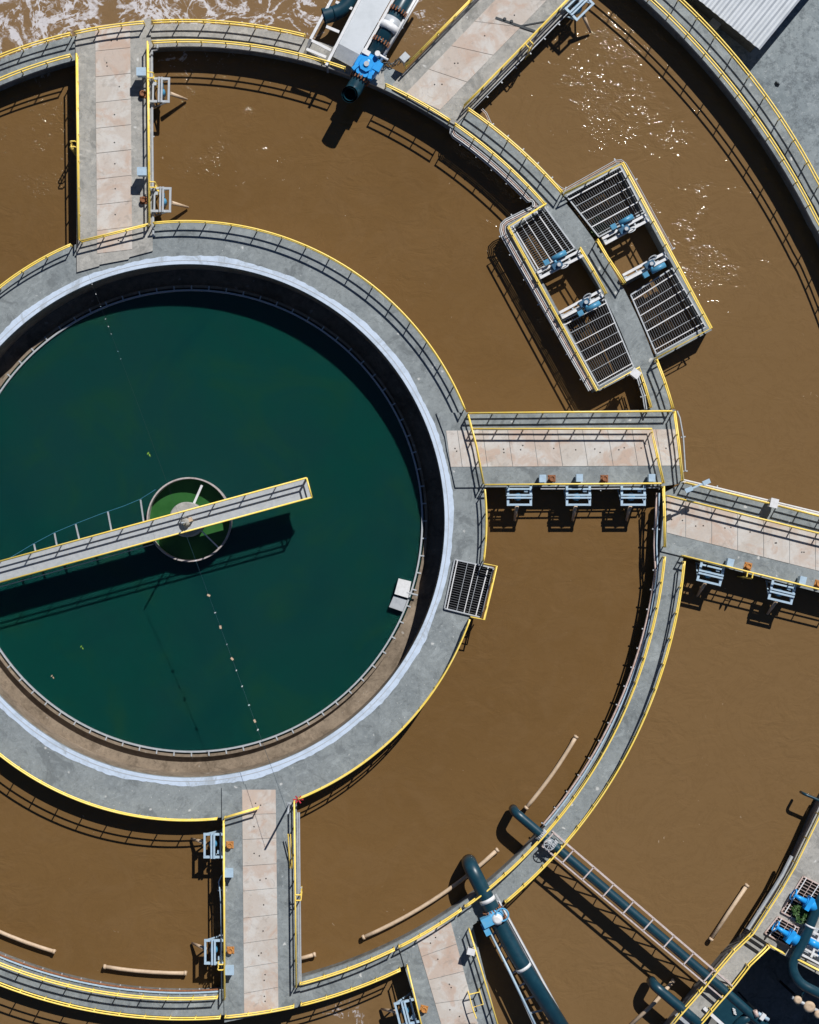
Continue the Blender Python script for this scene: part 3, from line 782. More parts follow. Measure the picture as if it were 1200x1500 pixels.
# ladders over the rails
def ladder(label, p, out):
    c = px(*p); rz = math.atan2(-out[1], out[0])
    t = thing('access_ladder', label, 'ladder', (c.x, c.y, 0), rz, 'yellow ladders down to the water'); O = Vector((0, 0, 0))
    for y in (-.2, .2):
        MB().tube([(.02, y, .95), (.06, y, 1.12), (.36, y, 1.12), (.42, y, 1.0), (.42, y, -1.8)], .05, 6).build('stringer', 'yellow', t, off=O)
    mb = MB()
    for i in range(8): mb.tube([(.42, -.2, .6 - i * .3), (.42, .2, .6 - i * .3)], .03, 5)
    mb.build('rungs', 'yellow', t, off=O)
ladder('yellow ladder on the left edge of the upper left bridge', (114.5, 216), (-1, 0))
ladder('yellow ladder on the right edge of the upper left bridge, by the first mixer', (218, 116), (1, 0))
ladder('yellow ladder on the right edge of the upper left bridge, by the tank end', (221, 275), (1, 0))
ladder('yellow ladder on the right edge of the lower bridge', (433, 1310), (1, 0))
ladder('yellow ladder on the left edge of the lower bridge', (329, 1411), (-1, 0))
ladder('yellow ladder at the lower rail of the far right bridge', (1094, 838), (-.23, .97))
ladder('yellow ladder on the right rail of the upper corner bridge', (770, 68), (.7, .7))
q = px(687, 1457, .9)
t = thing('swing_gate', 'small yellow swing gate standing open on the small bottom bridge', 'gate', (q.x, q.y, 0))
MB().tube(W([(687, 1457), (703, 1453), (708, 1471), (692, 1476), (687, 1457)], .95), .05, 6).build('gate_frame', 'yellow', t)
MB().tube(W([(692, 1476), (698, 1492)], .95), .05, 6).build('bar', 'yellow', t)
MB().tube([px(703, 1453, .95), px(703, 1453, .95) - Vector((0, 0, .94))], .05, 6).build('post', 'yellow', t)
MB().tube([px(687, 1457, .95), px(687, 1457, .95) - Vector((0, 0, .94))], .05, 6).build('post', 'yellow', t)
q = px(422, 1240, .5)
t = thing('safety_pole', 'yellow pole leaning inside the right rail of the lower bridge', 'pole', (q.x, q.y, 0))
MB().tube([px(422, 1222, .9), px(425, 1272, .15)], .05, 6).tube([px(425.5, 1222, .9), px(428, 1272, .15)], .04, 6).build('shaft', 'yellow', t)

# ------------------------------------------------------------------ conduits
def conduit(label, pts, r, z, mat, n=1, gap=2.6, cat='conduit'):
    """n parallel tubes following the plan line"""
    P0 = px(*pts[0], z)
    t = thing('conduit_run', label, cat, tuple(P0), group='conduits clipped to the walkway edges')
    for k in range(n):
        off = (k - (n - 1) / 2) * gap; Q = []
        for i, p in enumerate(pts):
            a = Vector(pts[max(0, i - 1)]); b = Vector(pts[min(len(pts) - 1, i + 1)]); d = (b - a).normalized()
            Q.append(px(p[0] - d.y * off, p[1] + d.x * off, z))
        MB().tube(Q, r, 6).build('tube', mat if isinstance(mat, str) else mat[k % len(mat)], t)
    acc = 0
    for a, b in zip(pts, pts[1:]):
        acc += math.dist(a, b)
        if acc > 26:
            acc = 0; d = (Vector(b) - Vector(a)).normalized(); wd = (n * gap / 2 + 2)
            MB().bar(px(b[0] - d.y * wd, b[1] + d.x * wd, z - .06), px(b[0] + d.y * wd, b[1] - d.x * wd, z - .06), .09, .06).build('clip', 'galv', t)
def arcs(c, r, p0, p1): return arc(c, r, p0, p1, 10)
loop = [(666, 184), (664, 188), (663, 194), (666, 199), (672, 203)] + arcs(UI, UIR - 10, (680, 204), (775, 292)) + [(780, 291), (784, 296), (784, 302), (779, 307), (768, 312)] + [(752, 320), (742, 325), (737, 330), (736, 337), (738, 345)] + line((742, 352), (866, 571), 12)
conduit('bundle of grey conduits looping from the corner bridge round the left gratings', loop, .045, -.12, ['galv', 'pink', 'white', 'galv'], 4)
conduit('thin conduit pair on the outer side of the right gratings', [(706, 160), (712, 166)] + arcs(UO, UOR + 5, (722, 180), (815, 268)) + [(822, 276), (828, 278), (836, 273), (902, 236), (910, 235), (916, 240), (930, 264), (985, 365)], .03, -.1, ['galv', 'pink'], 2, 2.4)
conduit('pale conduit pair down the inner edge of the long sweeping walkway', [(964, 722), (963, 740), (961, 775), (960, 800)] + arcs(LI, LIR - 6.5, (963, 835), (804, 1214)), .07, -.05, ['palebl', 'pink'], 2, 3.6)
conduit('pale conduit along the inner edge of the bottom left walkway', arcs(LI, LIR - 5.5, (322, 1454), (-30, 1390)), .07, .05, ['palebl', 'rust'], 2, 3)
conduit('grey conduit along the right edge of the upper left bridge', [(231, 66), (230, 73), (223, 74), (222.5, 80), (223, 200), (224.5, 346)], .09, .12, 'galv', 1)
conduit('grey conduit pair on the right edge of the lower bridge', [(437, 1190), (438, 1300), (439.5, 1440)], .06, .1, 'galv', 2, 2.6)
conduit('blue cable hanging along the left edge of the lower bridge', [(330, 1279), (324, 1284), (320.5, 1292), (322, 1304), (323.5, 1320), (324.5, 1370), (325, 1450)], .05, .02, 'palebl', 1)
conduit('grey conduit under the lower railing of the right bridge', [(792, 716), (830, 716), (880, 716), (966, 714)], .06, -.05, 'galv', 1)
conduit('grey conduit behind the upper railing of the far right bridge', [(1000, 704), (1050, 716), (1128, 735), (1240, 762)], .06, .1, 'white', 2, 3)
conduit('thick grey pipe clipped to the apron edge beside the pump pit', [(1160, 1254), (1146, 1282), (1135, 1300), (1112, 1336), (1096, 1361)], .14, .1, 'galv', 1, cat='pipe')
conduit('grey conduits on the right edge of the upper corner bridge', line((690, 160), (858, -10), 8), .05, -.2, ['dark', 'galv'], 2, 4)
conduit('pale cable line from the left gratings to the white box and right bridge', [(934, 551), (938, 565), (943, 580), (946, 600)], .05, -.02, 'galv', 2, 3)
conduit('small grey conduit around the outer end of the right bridge', [(992, 602), (996, 612), (1001, 640), (1004, 690)], .06, -.1, 'galv', 1)

# ------------------------------------------------------------------ floating diffuser tubes
def float_tube(label, pts, r=.15):
    q = px(*pts[len(pts) // 2], ZW)
    t = thing('floating_tube', label, 'tube', (q.x, q.y, ZW), group='tan tubes lying just above the brown water')
    P = W(pts, ZW + .38)
    MB().tube(P, r, 10).build('tube', 'tan', t)
    for e, f in ((P[0], P[1]), (P[-1], P[-2])):
        d = (f - e).normalized(); MB().tube([e - d * .02, e + d * .16], r + .035, 10).build('end_cap', 'tan', t)
    for p in P: MB().tube([p + Vector((0, 0, -.1)), p + Vector((0, 0, -.9))], .05, 6).build('stand', 'tan', t)
float_tube('tan tube on the brown water beside the long sweeping walkway', arc(LI, 664, (855, 1084), (780, 1193), 18))
float_tube('longest tan tube, passing under the end of the big dark pipe', arc(LI, 676, (731, 1246), (531, 1373), 25))
float_tube('tan tube cut off by the left edge of the picture', arc(LI, 669, (80, 1396), (-30, 1352), 25))
float_tube('tan tube left of the lower bridge above the bottom left walkway', arc(LI, 674, (273, 1426), (152, 1416), 25))
float_tube('shortest tan tube, sticking out right of the lower bridge', [(436, 1405), (448, 1402), (462, 1398)])
float_tube('straight tan tube on the brown water beside the pump pit apron', [(1095, 1296), (1068, 1336), (1041, 1377)])
float_tube('tan tube passing under the short dark pipe at the bottom edge', [(987, 1436), (960, 1468), (920, 1505)])

# ------------------------------------------------------------------ pipes
def bend(P, r, k=6):
    """round the corners of a polyline"""
    P = [Vector(p) for p in P]; out = [P[0]]
    for a, b, c in zip(P, P[1:], P[2:]):
        d1 = (a - b); d2 = (c - b); rr = min(r, d1.length * .48, d2.length * .48)
        p, q = b + d1.normalized() * rr, b + d2.normalized() * rr
        for i in range(k + 1):
            f = i / k; out.append(p * (1 - f) ** 2 + b * 2 * f * (1 - f) + q * f * f)
    out.append(P[-1]); return out
def flange(name, c, d, r, w, mat, parent, bolts=True, boltmat='rust'):
    c = Vector(c); d = Vector(d).normalized()
    o = MB().tube([c - d * w / 2, c + d * w / 2], r, 24).build(name, mat, parent)
    if bolts:
        u = d.cross(Vector((0, 0, 1))).normalized(); v = d.cross(u); mb = MB()
        for i in range(18):
            a = 2 * math.pi * i / 18; p = c + (u * math.cos(a) + v * math.sin(a)) * (r + .0)
            mb.tube([p - d * (w / 2 + .09), p + d * (w / 2 + .09)], .055, 6)
        b = mb.build('bolts', boltmat, o, off=parent.location)
    return o

# big discharge pipe with elbow, valve and clamp at the bottom
c = px(722, 1340)
t = thing('discharge_pipe', 'big dark teal pipe with blue valve crossing the walkway beside the small bottom bridge', 'pipe', (c.x, c.y, 0))
z = .62
e0, e1, e2, e3 = px(690, 1270, z), px(719, 1328, z), px(752, 1392, z), px(834, 1522, z)
dn = e0 + Vector((0, 0, -1.9))
MB().tube(bend([dn, e0 + (e0 - e1).normalized() * .05, e1, e2, e3], 1.0, 8), .56, 28).build('pipe', 'teal', t)
d = e1 - e0
flange('clamp_band', px(714, 1318, z), d, .60, .3, 'white', t, False)
flange('flange', px(721, 1334, z), d, .66, .12, 'teal', t, True)
flange('flange', px(729, 1349, z), d, .66, .12, 'teal', t, True)
flange('clamp_band', px(767, 1417, z), e3 - e2, .6, .22, 'white', t, False)
v = px(724, 1341, z)
vb = MB().lathe((v.x, v.y, 0), [(.62, .1), (.66, .8), (.5, 1.25), (.3, 1.35)], 24).build('valve_body', 'ltblue', t)
dd = d.normalized(); sd_ = Vector((-dd.y, dd.x, 0))
MB().box(v + sd_ * -.62 + Vector((0, 0, .55)), .7, .8, .7, math.atan2(dd.y, dd.x)).build('actuator', 'ltblue', vb, off=t.location)
MB().box(v + sd_ * -.95 - dd * -.5 + Vector((0, 0, .5)), .9, .42, .4, math.atan2(dd.y, dd.x)).build('motor', 'ltblue', vb, off=t.location)
MB().lathe((v.x + .15, v.y - .1, 0), [(.4, 1.3), (.4, 1.5), (.2, 1.62)], 20).build('gear_cover', 'white', vb, off=t.location)
MB().tube([(v.x + .5 + .45 * math.cos(x), v.y + .25 + .45 * math.sin(x), 1.5) for x in [i * .2618 for i in range(25)]], .06, 6).build('hand_wheel', 'ltblue', vb, off=t.location)
def truss(name, label, L0, L1, R0, R1, z, mat, k, bw=.18, bh=.3, group=None, cat='pipe rack'):
    a0, a1, b0, b1 = px(*L0, z), px(*L1, z), px(*R0, z), px(*R1, z)
    c = (a0 + b0) / 2
    t = thing(name, label, cat, (c.x, c.y, 0), group=group)
    MB().bar(a0, a1, bw, bh).build('side_beam', mat, t); MB().bar(b0, b1, bw, bh).build('side_beam', mat, t)
    dz = Vector((0, 0, -.75))
    MB().bar(a0 + dz, a1 + dz, bw * .8, bw).build('bottom_chord', mat, t); MB().bar(b0 + dz, b1 + dz, bw * .8, bw).build('bottom_chord', mat, t)
    for i in range(k + 1):
        f = i / k; p, q = a0.lerp(a1, f), b0.lerp(b1, f)
        MB().bar(p + Vector((0, 0, .02)), q + Vector((0, 0, .02)), bw * .9, .1).build('cross_member', mat, t)
    mb = MB()
    for i in range(k):
        f, g = i / k, (i + 1) / k
        for A0, A1 in ((a0, a1), (b0, b1)):
            p, q = A0.lerp(A1, f), A0.lerp(A1, g)
            mb.bar(p, q + dz, .07, .07); mb.bar(q, q + dz, .07, .07)
    mb.build('bracing', mat, t)
    return t
tt = truss('pipe_rack', 'grey steel rack of parallel rails carrying the big dark pipe', (714, 1352), (792, 1522), (726, 1309), (842, 1522), -.1, 'galv', 9, .14, .22)
for k in range(3):
    MB().tube([px(728 + 3 * k - 3, 1318 + k, .15 + .1 * k), px(838 + 3 * k - 3, 1522, .15 + .1 * k)], .06, 6).build('rail_tube', 'white' if k != 1 else 'galv', tt)
MB().tube([px(717, 1362, .4), px(794, 1522, .4)], .1, 8).build('side_tube', 'palebl', tt)

# smaller pipe on a pink lattice rack
tt = truss('pipe_rack', 'pale pinkish lattice rack running diagonally from the walkway to the pump pit', (794, 1239), (1060, 1463), (811, 1220), (1075, 1446), .8, 'palepink', 9, .1, .14)
c = px(800, 1232)
t = thing('transfer_pipe', 'slim dark teal pipe lying in the diagonal lattice rack', 'pipe', (c.x, c.y, 0))
z = .45
p0 = px(755, 1190, z); P = [p0 + Vector((0, 0, -1.5)), p0, px(803, 1231, z), px(1066, 1455, z), px(1095, 1481, z), px(1130, 1512, z - .3)]
MB().tube(bend(P, .6, 6), .34, 20).build('pipe', 'teal', t)
d = P[2] - P[1]
flange('flange', px(793, 1223, z), d, .42, .12, 'galv', t, True, 'galv')
flange('flange', px(810, 1237, z), d, .42, .12, 'galv', t, True, 'galv')
v = px(803, 1234, z)
vb = MB().lathe((v.x, v.y, 0), [(.36, .15), (.36, .7), (.2, .85), (.08, 1.25)], 16).build('valve_body', 'galv', t)
hwl = MB(); hc = Vector((v.x, v.y, 1.28))
hwl.tube([hc + Vector((.4 * math.cos(x), .4 * math.sin(x), 0)) for x in [i * .2618 for i in range(25)]], .035, 6)
for i in range(3):
    a = i * math.pi / 3; hwl.bar(hc - Vector((math.cos(a), math.sin(a), 0)) * .4, hc + Vector((math.cos(a), math.sin(a), 0)) * .4, .05, .04)
hwl.build('hand_wheel', 'galv', vb, off=t.location)
mb = MB(); mb.tube(bend([px(1100, 1486, .3), px(1080, 1500, .1), px(1070, 1520, -.2)], .5), .34, 16); mb.build('branch', 'teal', t)

# short dark pipe over the bottom walkway and small outlet
z = .4; p0 = px(959, 1444, z)
c = px(990, 1470)
t = thing('overflow_pipe', 'short dark teal pipe bending down over the brown water at the bottom edge', 'pipe', (c.x, c.y, 0))
MB().tube(bend([p0 + Vector((0, 0, -1.3)), p0, px(998, 1477, z), px(1030, 1505, z)], .6), .37, 18).build('pipe', 'teal', t)
MB().box(px(1003, 1487, .25), 1.2, .9, .5, -.7).build('saddle', 'galv', t)
p0 = px(1178, 1163, .1); c = px(1205, 1174)
t = thing('outlet_pipe', 'thin dark hooked outlet pipe over the brown water at the right edge', 'pipe', (c.x, c.y, 0))
MB().tube(bend([p0 + Vector((0, 0, -.9)), p0, px(1190, 1168, .1), px(1230, 1186, .1)], .35), .11, 10).build('pipe', 'teal', t)

# pipes over the upper walkway
ux = Vector((.5, .866, 0)); un = Vector((.866, -.5, 0))
c = px(540, 90)
t = thing('inlet_pipe', 'thick dark pipe with bright blue valve and open end over the upper walkway', 'pipe', (c.x, c.y, 0))
z = .75
def on(a): return Vector((px(513.5, 140, z).x, px(513.5, 140, z).y, z)) + (px(597, -8, z) - px(513.5, 140, z)).normalized() * a
full = (px(597, -8, z) - px(513.5, 140, z)).length; dirp = (px(597, -8, z) - px(513.5, 140, z)).normalized()
end = on(0)
MB().tube([on(1.35), on(full + 3)], .58, 28).build('pipe', 'teal', t)
# open nozzle: outer and inner skin, tilted down
noz = bend([on(1.4), on(.25), on(-.12) + Vector((0, 0, .75))], .7, 8)
mb = MB(); mb.tube(noz, .6, 28, caps=False); mb.tube(noz, .46, 28, caps=False)
mb.build('nozzle', 'teal', t)
flange('flange', on(1.42), dirp, .72, .16, 'teal', t, True)
flange('flange', on(4.45), dirp, .72, .16, 'teal', t, True)
flange('flange', on(7.0), dirp, .72, .16, 'teal', t, True)
flange('coupling', on(5.9), dirp, .64, 1.0, 'galv', t, False)
flange('clamp_band', on(5.65), dirp, .72, .55, 'white', t, False)
vb = MB().tube([on(1.55), on(2.1), on(2.7), on(3.2)], .7, 24, radii=(.72, .95, .92, .7)).build('valve_body', 'blue', t)
vv = on(2.35)
an = math.atan2(dirp.y, dirp.x)
def octo(cx, cy, a, b, k): return [Vector((cx, cy, 0)) + dirp * (x * a) + un * (y * b) for x, y in ((-1, -k), (-1, k), (-k, 1), (k, 1), (1, k), (1, -k), (k, -1), (-k, -1))]
MB().prism(octo(vv.x, vv.y, .85, .78, .45), .9, 1.5).build('valve_bonnet', 'blue', vb, off=t.location)
MB().prism(octo(vv.x, vv.y, .5, .46, .5), 1.5, 1.66).build('bonnet_cap', 'blue', vb, off=t.location)
for k_ in (-1, 1): MB().box(vv + un * (.62 * k_) + dirp * -.55 + Vector((0, 0, .62)), .5, .28, .5, an + .3 * k_).build('rib', 'blue', vb, off=t.location)
MB().lathe((vv.x, vv.y, 0), [(.19, 1.66), (.19, 1.78)], 16).build('cap', 'galv', vb, off=t.location)
MB().box(vv + un * .75 + dirp * .3 + Vector((0, 0, .45)), .7, .6, .7, math.atan2(dirp.y, dirp.x)).build('actuator', 'blue', vb, off=t.location)
MB().box(vv - un * .45 + dirp * .75 + Vector((0, 0, .7)), .35, .6, .35, math.atan2(dirp.y, dirp.x)).build('motor', 'white', vb, off=t.location)
MB().tube([vv + un * .35 + dirp * 1.0 + Vector((0, 0, .7)), vv + un * .35 + dirp * 1.0 + Vector((0, 0, 1.2))], .2, 14).build('gear_cap', 'white', vb, off=t.location)
MB().tube([vv + un * .2 + dirp * 1.05 + Vector((0, 0, .8)), vv + un * 1.2 + dirp * 1.05 + Vector((0, 0, .8))], .1, 10).build('drive_shaft', 'white', vb, off=t.location)
c = px(490, 30)
t = thing('elbow_pipe', 'dark teal elbow pipe with open mouth inside the left white frame at the top', 'pipe', (c.x, c.y, 0))
P = bend([px(533, -40, .5), px(508, 8, .5), px(495, 18, .5), px(474, 24, .55)], .8)
MB().tube(P[:-1] , .55, 24, caps=True).build('pipe', 'teal', t)
mb = MB(); mb.tube(P[-2:], .58, 24, caps=False); mb.tube(P[-2:], .46, 24, caps=False); mb.build('mouth', 'teal', t)

c = px(510, 50)
t = thing('steel_catwalk', 'pale steel catwalk plate between the dark pipes at the top edge', 'catwalk', (c.x, c.y, 0))
MB().prism(W([(540, -25), (586, -25), (527, 80), (497, 64)], .9), .8, .9).build('deck_plate', 'roof', t)
a, b, e, f = px(497, 64, .9), px(527, 80, .9), px(519, 100, .62), px(488, 83, .62)
mb = MB(); vs = [mb.bm.verts.new(p) for p in (a, b, e, f)]; vs2 = [mb.bm.verts.new(p - Vector((0, 0, .08))) for p in (a, b, e, f)]
mb.face(vs); mb.face(vs2[::-1])
for i in range(4): mb.face((vs[i], vs2[i], vs2[(i + 1) % 4], vs[(i + 1) % 4]))
mb.build('ramp', 'galv', t)
for L0, L1 in (((540, -25), (478, 96)), ((590, -25), (529, 84))):
    MB().bar(px(*L0, .95), px(*L1, .95), .2, .25).build('edge_beam', 'white', t)
for x, y in ((480, 92), (527, 86), (510, 35), (556, 32)):
    MB().bar(px(x, y, .8), px(x, y, .8) + Vector((0, 0, -2.6)), .15, .15).build('leg', 'galv', t)
c = px(455, 58)
t = thing('pipe_support', 'white steel ladder frame around the elbow pipe at the top edge', 'frame', (c.x, c.y, 0))
MB().bar(px(499, -25, .85), px(455, 58, .85), .2, .25).bar(px(455, 58, .85), px(447, 78, .1), .2, .2).build('side_beam', 'white', t)
for (x, y), (x2, y2) in (((492, 3), (516, 13)), ((478, 39), (497, 47)), ((456, 59), (485, 74)), ((449, 72), (478, 84))):
    MB().bar(px(x, y, .8), px(x2, y2, .8), .2, .15).build('cross_member', 'white', t)
for x, y in ((456, 57), (478, 20)): MB().bar(px(x, y, .8), px(x, y, .8) + Vector((0, 0, -2.6)), .15, .15).build('leg', 'galv', t)
c = px(560, 90)
t = thing('side_rack', 'pale steel tubes beside the blue valve on the right of the thick pipe', 'frame', (c.x, c.y, 0))
for k, (a, b) in enumerate((((622, -25), (556, 92)), ((627, -25), (561, 84)))):
    MB().tube([px(*a, .5 + .3 * (1 - k)), px(*b, .5 + .3 * (1 - k))], .11, 8).build('tube', 'white', t)
for a, b in (((607, 0), (612, 2)), ((585, 39), (590, 41)), ((560, 84), (566, 82))): MB().bar(px(*a, .75), px(*b, .45), .08, .08).build('strut', 'galv', t)
for x, y in ((600, 14), (560, 86)): MB().bar(px(x, y, .5), px(x, y, .5) + Vector((0, 0, -2.3)), .12, .12).build('leg', 'galv', t)
q = px(572, 92, .2)
t = thing('cable_tangle', 'loose black cables on the walkway between the blue valve and the grey box', 'cable', (q.x, q.y, .05))
rr = random.Random(5); mb = MB()
for k in range(5):
    P = [px(556 + rr.uniform(0, 4), 100 - rr.uniform(0, 12), .1)]
    for i in range(1, 8): P.append(px(556 + i * 4.4 + rr.uniform(-2, 2), 98 - i * 1.2 + rr.uniform(-6, 6), .12 + .1 * rr.random()))
    mb.tube(P, .035, 5)
mb.build('cable', 'dark', t)

# ------------------------------------------------------------------ shed with corrugated roof
c = px(1100, 10)
t = thing('shed', 'low shed with a pale ribbed metal roof at the top right corner', 'shed', (c.x, c.y, -2.3))
e1, e2 = px(1113, 73, .2), px(1010, -11, .2); e3 = px(1190, -22, .2)
u = (e2 - e1); v = (e3 - e1); mb = MB()
nn = 13; prev = None
for i in range(nn * 4 + 1):
    f = i / (nn * 4); k = i % 4; dz = (0, .07, .07, 0)[k]
    p = e1 + u * f * 1.25 + Vector((0, 0, dz)); q = p + v * 3.0 + Vector((0, 0, .9))
    cur = (mb.bm.verts.new(p), mb.bm.verts.new(q), mb.bm.verts.new(q - Vector((0, 0, .04))), mb.bm.verts.new(p - Vector((0, 0, .04))))
    if prev:
        for j in range(4): mb.face((prev[j], prev[(j + 1) % 4], cur[(j + 1) % 4], cur[j]))
    prev = cur
mb.build('roof', 'roof', t)
ins = (u + v).normalized() * .5
w0 = e1 + ins; mb = MB()
A = [w0, w0 + u * 1.15, w0 + u * 1.15 + v * 2.9, w0 + v * 2.9]
mb.prism(A, -2.31, .1); mb.build('wall', 'wall', t)
q = px(1048, 34, -1.5)
t = thing('grey_cabinet', 'small grey cabinet in the dark gap beside the shed roof', 'cabinet', (q.x, q.y, -2.3))
MB().box((q.x, q.y, -1.95), .7, .5, .7, -.7).build('body', 'galv', t); MB().box((q.x, q.y, -1.56), .8, .6, .06, -.7).build('lid', 'galv', t)
q = px(1139, 122, -2.2)
t = thing('scrap_piece', 'small dark scrap lying on the grey yard by the outermost walkway', 'scrap', (q.x, q.y, -2.3))
MB().tube([(q.x - .15, q.y + .12, -2.23), (q.x, q.y, -2.19), (q.x + .14, q.y - .13, -2.23)], .09, 8, radii=(.06, .11, .07)).build('scrap', 'dark', t)

# dark flat T shape, and lamp
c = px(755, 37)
t = thing('flat_t_shape', 'dark flat T shape lying over the slabs of the upper corner bridge', 'lamp', (c.x, c.y, .05))
MB().bar(px(726, 26, .14), px(784, 46, .14), .17, .1).build('cross_arm', 'dark', t)  # dark flat bars forming a T just above the slabs
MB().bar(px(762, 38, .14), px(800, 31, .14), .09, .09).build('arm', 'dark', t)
for x, y in ((739, 29), (749, 32.5)): MB().lathe((px(x, y).x, px(x, y).y, 0), [(.1, .05), (.13, .2), (.1, .26)], 12).build('lamp_head', 'dark', t)  # small dark round knobs on the T
c = px(1013, 713)
t = thing('floodlight_pole', 'short pole with a pale twin floodlight bar at the start of the far right bridge', 'lamp', (c.x, c.y, 0))
MB().tube([(c.x, c.y, 0), (c.x, c.y, 2.35)], .06, 8).build('pole', 'galv', t)
a, b = px(1005, 719, 2.4), px(1039, 704.5, 2.4)
MB().bar(a, b, .12, .1).build('cross_arm', 'palebl', t)
for f in (.12, .88): MB().box(a.lerp(b, f), .55, .32, .18, math.atan2(b.y - a.y, b.x - a.x)).build('lamp_head', 'palebl', t)

# ------------------------------------------------------------------ pump pit corner
grating('larger rusty grating on the apron under a blue valve', [(1144, 1335), (1176, 1283), (1215, 1303), (1180, 1354)], z=.12, mat='pink', sup=4, sp=.22, seed=9, pit=True)
grating('smaller rusty grating on the apron at the pit corner', [(1120, 1366), (1139, 1342), (1170, 1359), (1157, 1387)], z=.12, mat='pink', sup=3, sp=.2, seed=10, pit=True)
c = px(1180, 1400)
t = thing('suction_pipe', 'dark teal pipe bending through the railing gap over the pump pit', 'pipe', (c.x, c.y, 0))
z = .8
P = bend([px(1207, 1310, z), px(1197, 1330, z), px(1178, 1378, z), px(1158, 1414, z), px(1170, 1440, z), px(1230, 1470, z)], 1.1, 8)
MB().tube(P, .36, 20).build('pipe', 'teal', t)
flange('clamp_band', px(1187, 1357, z), P[8] - P[6], .4, .14, 'white', t, False)
MB().tube([px(1182, 1446, z), px(1182, 1446, z) + Vector((-.35, -1.6, -1.2))], .16, 10).build('branch', 'teal', t)
for lab, (x, y), hd in (('on the larger rusty grating', (1182, 1321), (-.85, .5)), ('on the smaller rusty grating', (1155, 1369), (-.8, .55))):
    c = px(x, y); d = Vector((hd[0], hd[1], 0)).normalized(); s_ = Vector((-d.y, d.x, 0))
    t = thing('gate_valve', 'bright blue gate valve ' + lab, 'valve', (c.x, c.y, 0), group='bright blue gate valves by the pit')
    o = Vector((c.x, c.y, .7))
    MB().tube([o - d * .5, o + d * .35], .42, 16, radii=(.45, .34)).build('body', 'blue', t)
    MB().box(o + d * .1, .35, 1.0, .8, math.atan2(d.y, d.x)).build('bonnet', 'blue', t)
    MB().tube([o + d * .3, o + d * 1.35], .15, 10, radii=(.24, .11)).build('stem', 'blue', t)
    w_ = o + d * 1.35
    MB().tube([w_ + (s_ * math.cos(x_) + Vector((0, 0, 1)) * math.sin(x_)) * .4 for x_ in [i * .2618 for i in range(25)]], .06, 6).build('hand_wheel', 'blue', t)
    MB().bar(o, o + Vector((0, 0, -.7)), .3, .3).build('support', 'blue', t)
def weeds(label, p, r, n, z, seed):
    c = px(*p); rr = random.Random(seed); t = thing('weed_clump', label, 'plant', (c.x, c.y, z), group='weeds growing at the gratings'); mb = MB()
    for i in range(n):
        a = rr.uniform(0, 6.28); d = r * math.sqrt(rr.random()) * (.55 + .5 * abs(math.sin(1.5 * a + seed))); o = Vector((c.x + d * math.cos(a), c.y + d * math.sin(a), z + rr.uniform(.0, .5)))
        s_ = rr.uniform(.06, .15); a2 = rr.uniform(0, 6.28); u_ = Vector((math.cos(a2), math.sin(a2), rr.uniform(-.4, .4))); v_ = Vector((-math.sin(a2), math.cos(a2), rr.uniform(-.4, .4)))
        mb.face([mb.bm.verts.new(o + u_ * s_), mb.bm.verts.new(o + v_ * s_ * .5), mb.bm.verts.new(o - u_ * s_), mb.bm.verts.new(o - v_ * s_ * .5)])
    mb.build('leaves', 'leaf', t)
    mb = MB()
    for i in range(12):
        a, d = rr.uniform(0, 6.28), r * rr.random() * .7; mb.tube([(c.x, c.y, z - .3), (c.x + d * math.cos(a), c.y + d * math.sin(a), z + .4)], .012, 4)
    mb.build('stems', 'leaf', t)
weeds('green weeds sprouting between the two rusty gratings by the pit', (1172, 1336), .75, 420, .1, 1)
weeds('small green weeds under the upper right grating', (880, 331), .75, 260, -.75, 2)
c = px(1192, 1390)
t = thing('pump_skid', 'white framed pump skid with blue parts at the right edge of the pit', 'pump', (c.x, c.y, 0))
MB().prism(G([(1183, 1352), (1230, 1375), (1230, 1425), (1170, 1398)]), .01, .14).build('base', 'galv', t)
mb = MB(); rr = random.Random(8)
for i in range(5): mb.bar(px(1186 - i * 2.8, 1362 + i * 9, .5), px(1216 - i * 2.8, 1378 + i * 9, .5), .14, .14)
mb.bar(px(1190, 1356, .55), px(1174, 1394, .55), .16, .16); mb.bar(px(1204, 1362, .55), px(1188, 1402, .55), .16, .16)
for x, y in ((1190, 1357), (1175, 1393), (1203, 1364), (1190, 1398)): mb.bar(px(x, y, .5), px(x, y, .5) - Vector((0, 0, .4)), .12, .12)
mb.build('frame', 'white', t)
MB().tube([px(1184, 1378, .5), px(1200, 1386, .5)], .3, 14).build('pump_casing', 'blue', t)
MB().tube([px(1201, 1395, .45), px(1212, 1401, .45)], .33, 14).build('motor', 'blue', t)
mb = MB()
for i in range(7): mb.bar(px(1196 + i * 1.2, 1372 + i * 3.6, .3), px(1212 + i * 1.2, 1380 + i * 3.6, .3), .09, .05)
mb.build('slats', 'tan', t)
c = px(1172, 1470)
t = thing('flanged_valve', 'pair of tan round flanges on a pipe over the dark pit', 'valve', (c.x, c.y, -.2))
MB().tube([px(1160, 1461, .3), px(1210, 1487, .3)], .13, 10).build('pipe', 'galv', t)
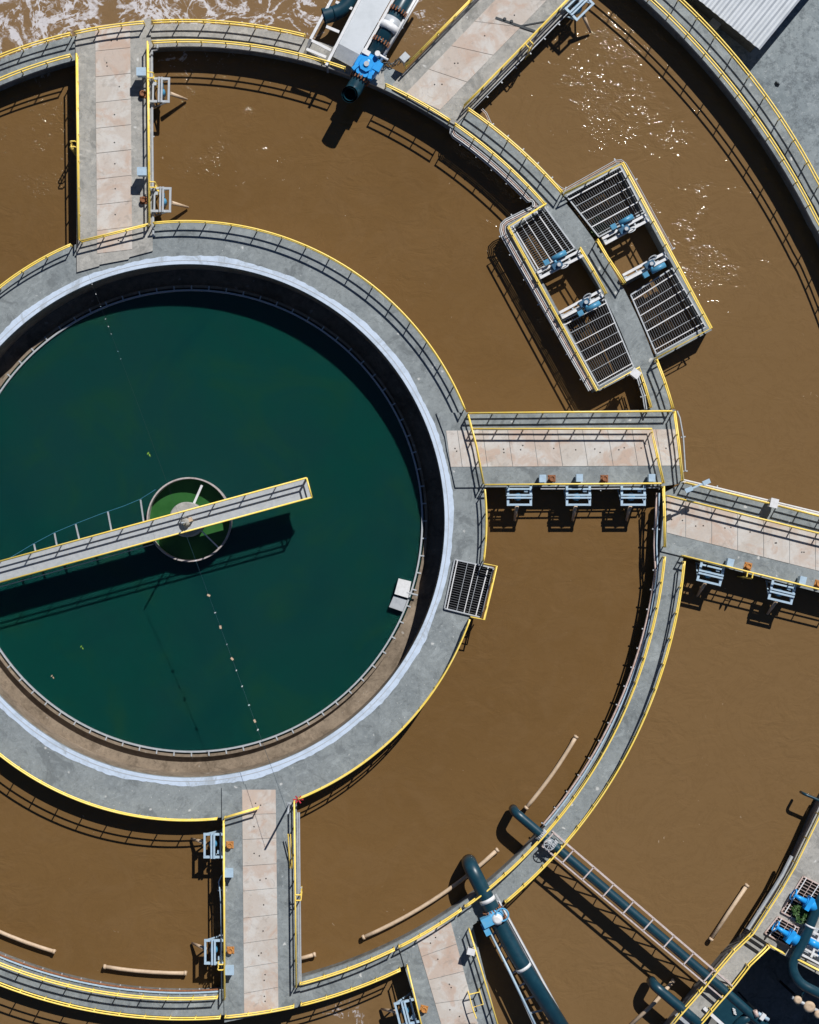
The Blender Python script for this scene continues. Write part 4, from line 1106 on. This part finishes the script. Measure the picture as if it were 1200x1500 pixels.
for (x, y), r in (((1168, 1464), .3), ((1185, 1474), .42), ((1198, 1485), .3)):
    p = px(x, y, .3); MB().lathe((p.x, p.y, 0), [(r, .3), (r, .5), (r * .5, .56)], 20).build('flange', 'tan', t)
MB().bar(px(1180, 1472, .2), px(1178, 1474, .2) - Vector((0, 0, 6.5)), .2, .2).build('support', 'dark', t)
c = px(1085, 1465)
t = thing('pit_pump', 'dark grey pump block with pale fins at the bottom edge of the pit', 'pump', (c.x, c.y, -1))
MB().box(px(1064, 1483, -2.6), 2.2, 1.7, 1.2, -.75).build('block', 'teal', t)
mb = MB()
for i in range(4): mb.bar(px(1073 + i * .6, 1477 + i * 2.4, -1.9), px(1077 + i * .6, 1479 + i * 2.4, -1.9), .07, .1)
mb.build('fins', 'white', t)
MB().bar(px(1064, 1483, -3.1), px(1064, 1483, -3.1) - Vector((0, 0, 3.4)), .5, .5).build('pedestal', 'wall', t)
c = px(1118, 1487)
t = thing('pit_fitting', 'pale and blue pipe fitting beside the transfer pipe in the pit', 'fitting', (c.x, c.y, .3))
MB().tube([px(1106, 1480, .75), px(1109, 1489, .75)], .16, 10).build('collar', 'pink', t)
MB().tube([px(1110, 1484, .6), px(1126, 1494, .6)], .14, 10).build('barrel', 'palebl', t)
MB().box(px(1117, 1489, .75), .3, .5, .3, -.6).build('head', 'white', t)
MB().bar(px(1115, 1488, .5), px(1113, 1490, .5) - Vector((0, 0, 6.5)), .12, .12).build('support', 'dark', t)
q = px(1045, 1490, .3)
t = thing('steel_beam', 'loose white steel beam lying across the lower apron railing', 'beam', (q.x, q.y, .1))
MB().bar(px(1031, 1476, .15), px(1062, 1504, .15), .24, .12).build('beam', 'white', t)
c = px(1101, 1376)
t = thing('stop_log_rack', 'row of dark slots with pale boards set across the apron at the pit corner', 'boards', (c.x, c.y, 0), group=None)
for k, ((x, y), (x2, y2)) in enumerate((((1104, 1369), (1124, 1383)), ((1097, 1374), (1117, 1388)), ((1090, 1380), (1111, 1395)))):
    MB().bar(px(x - 10, y - 6, .05), px(x2, y2, .05), .17, .09).build('slot', 'hole_shade', t)
print('objects', len(SC.objects))
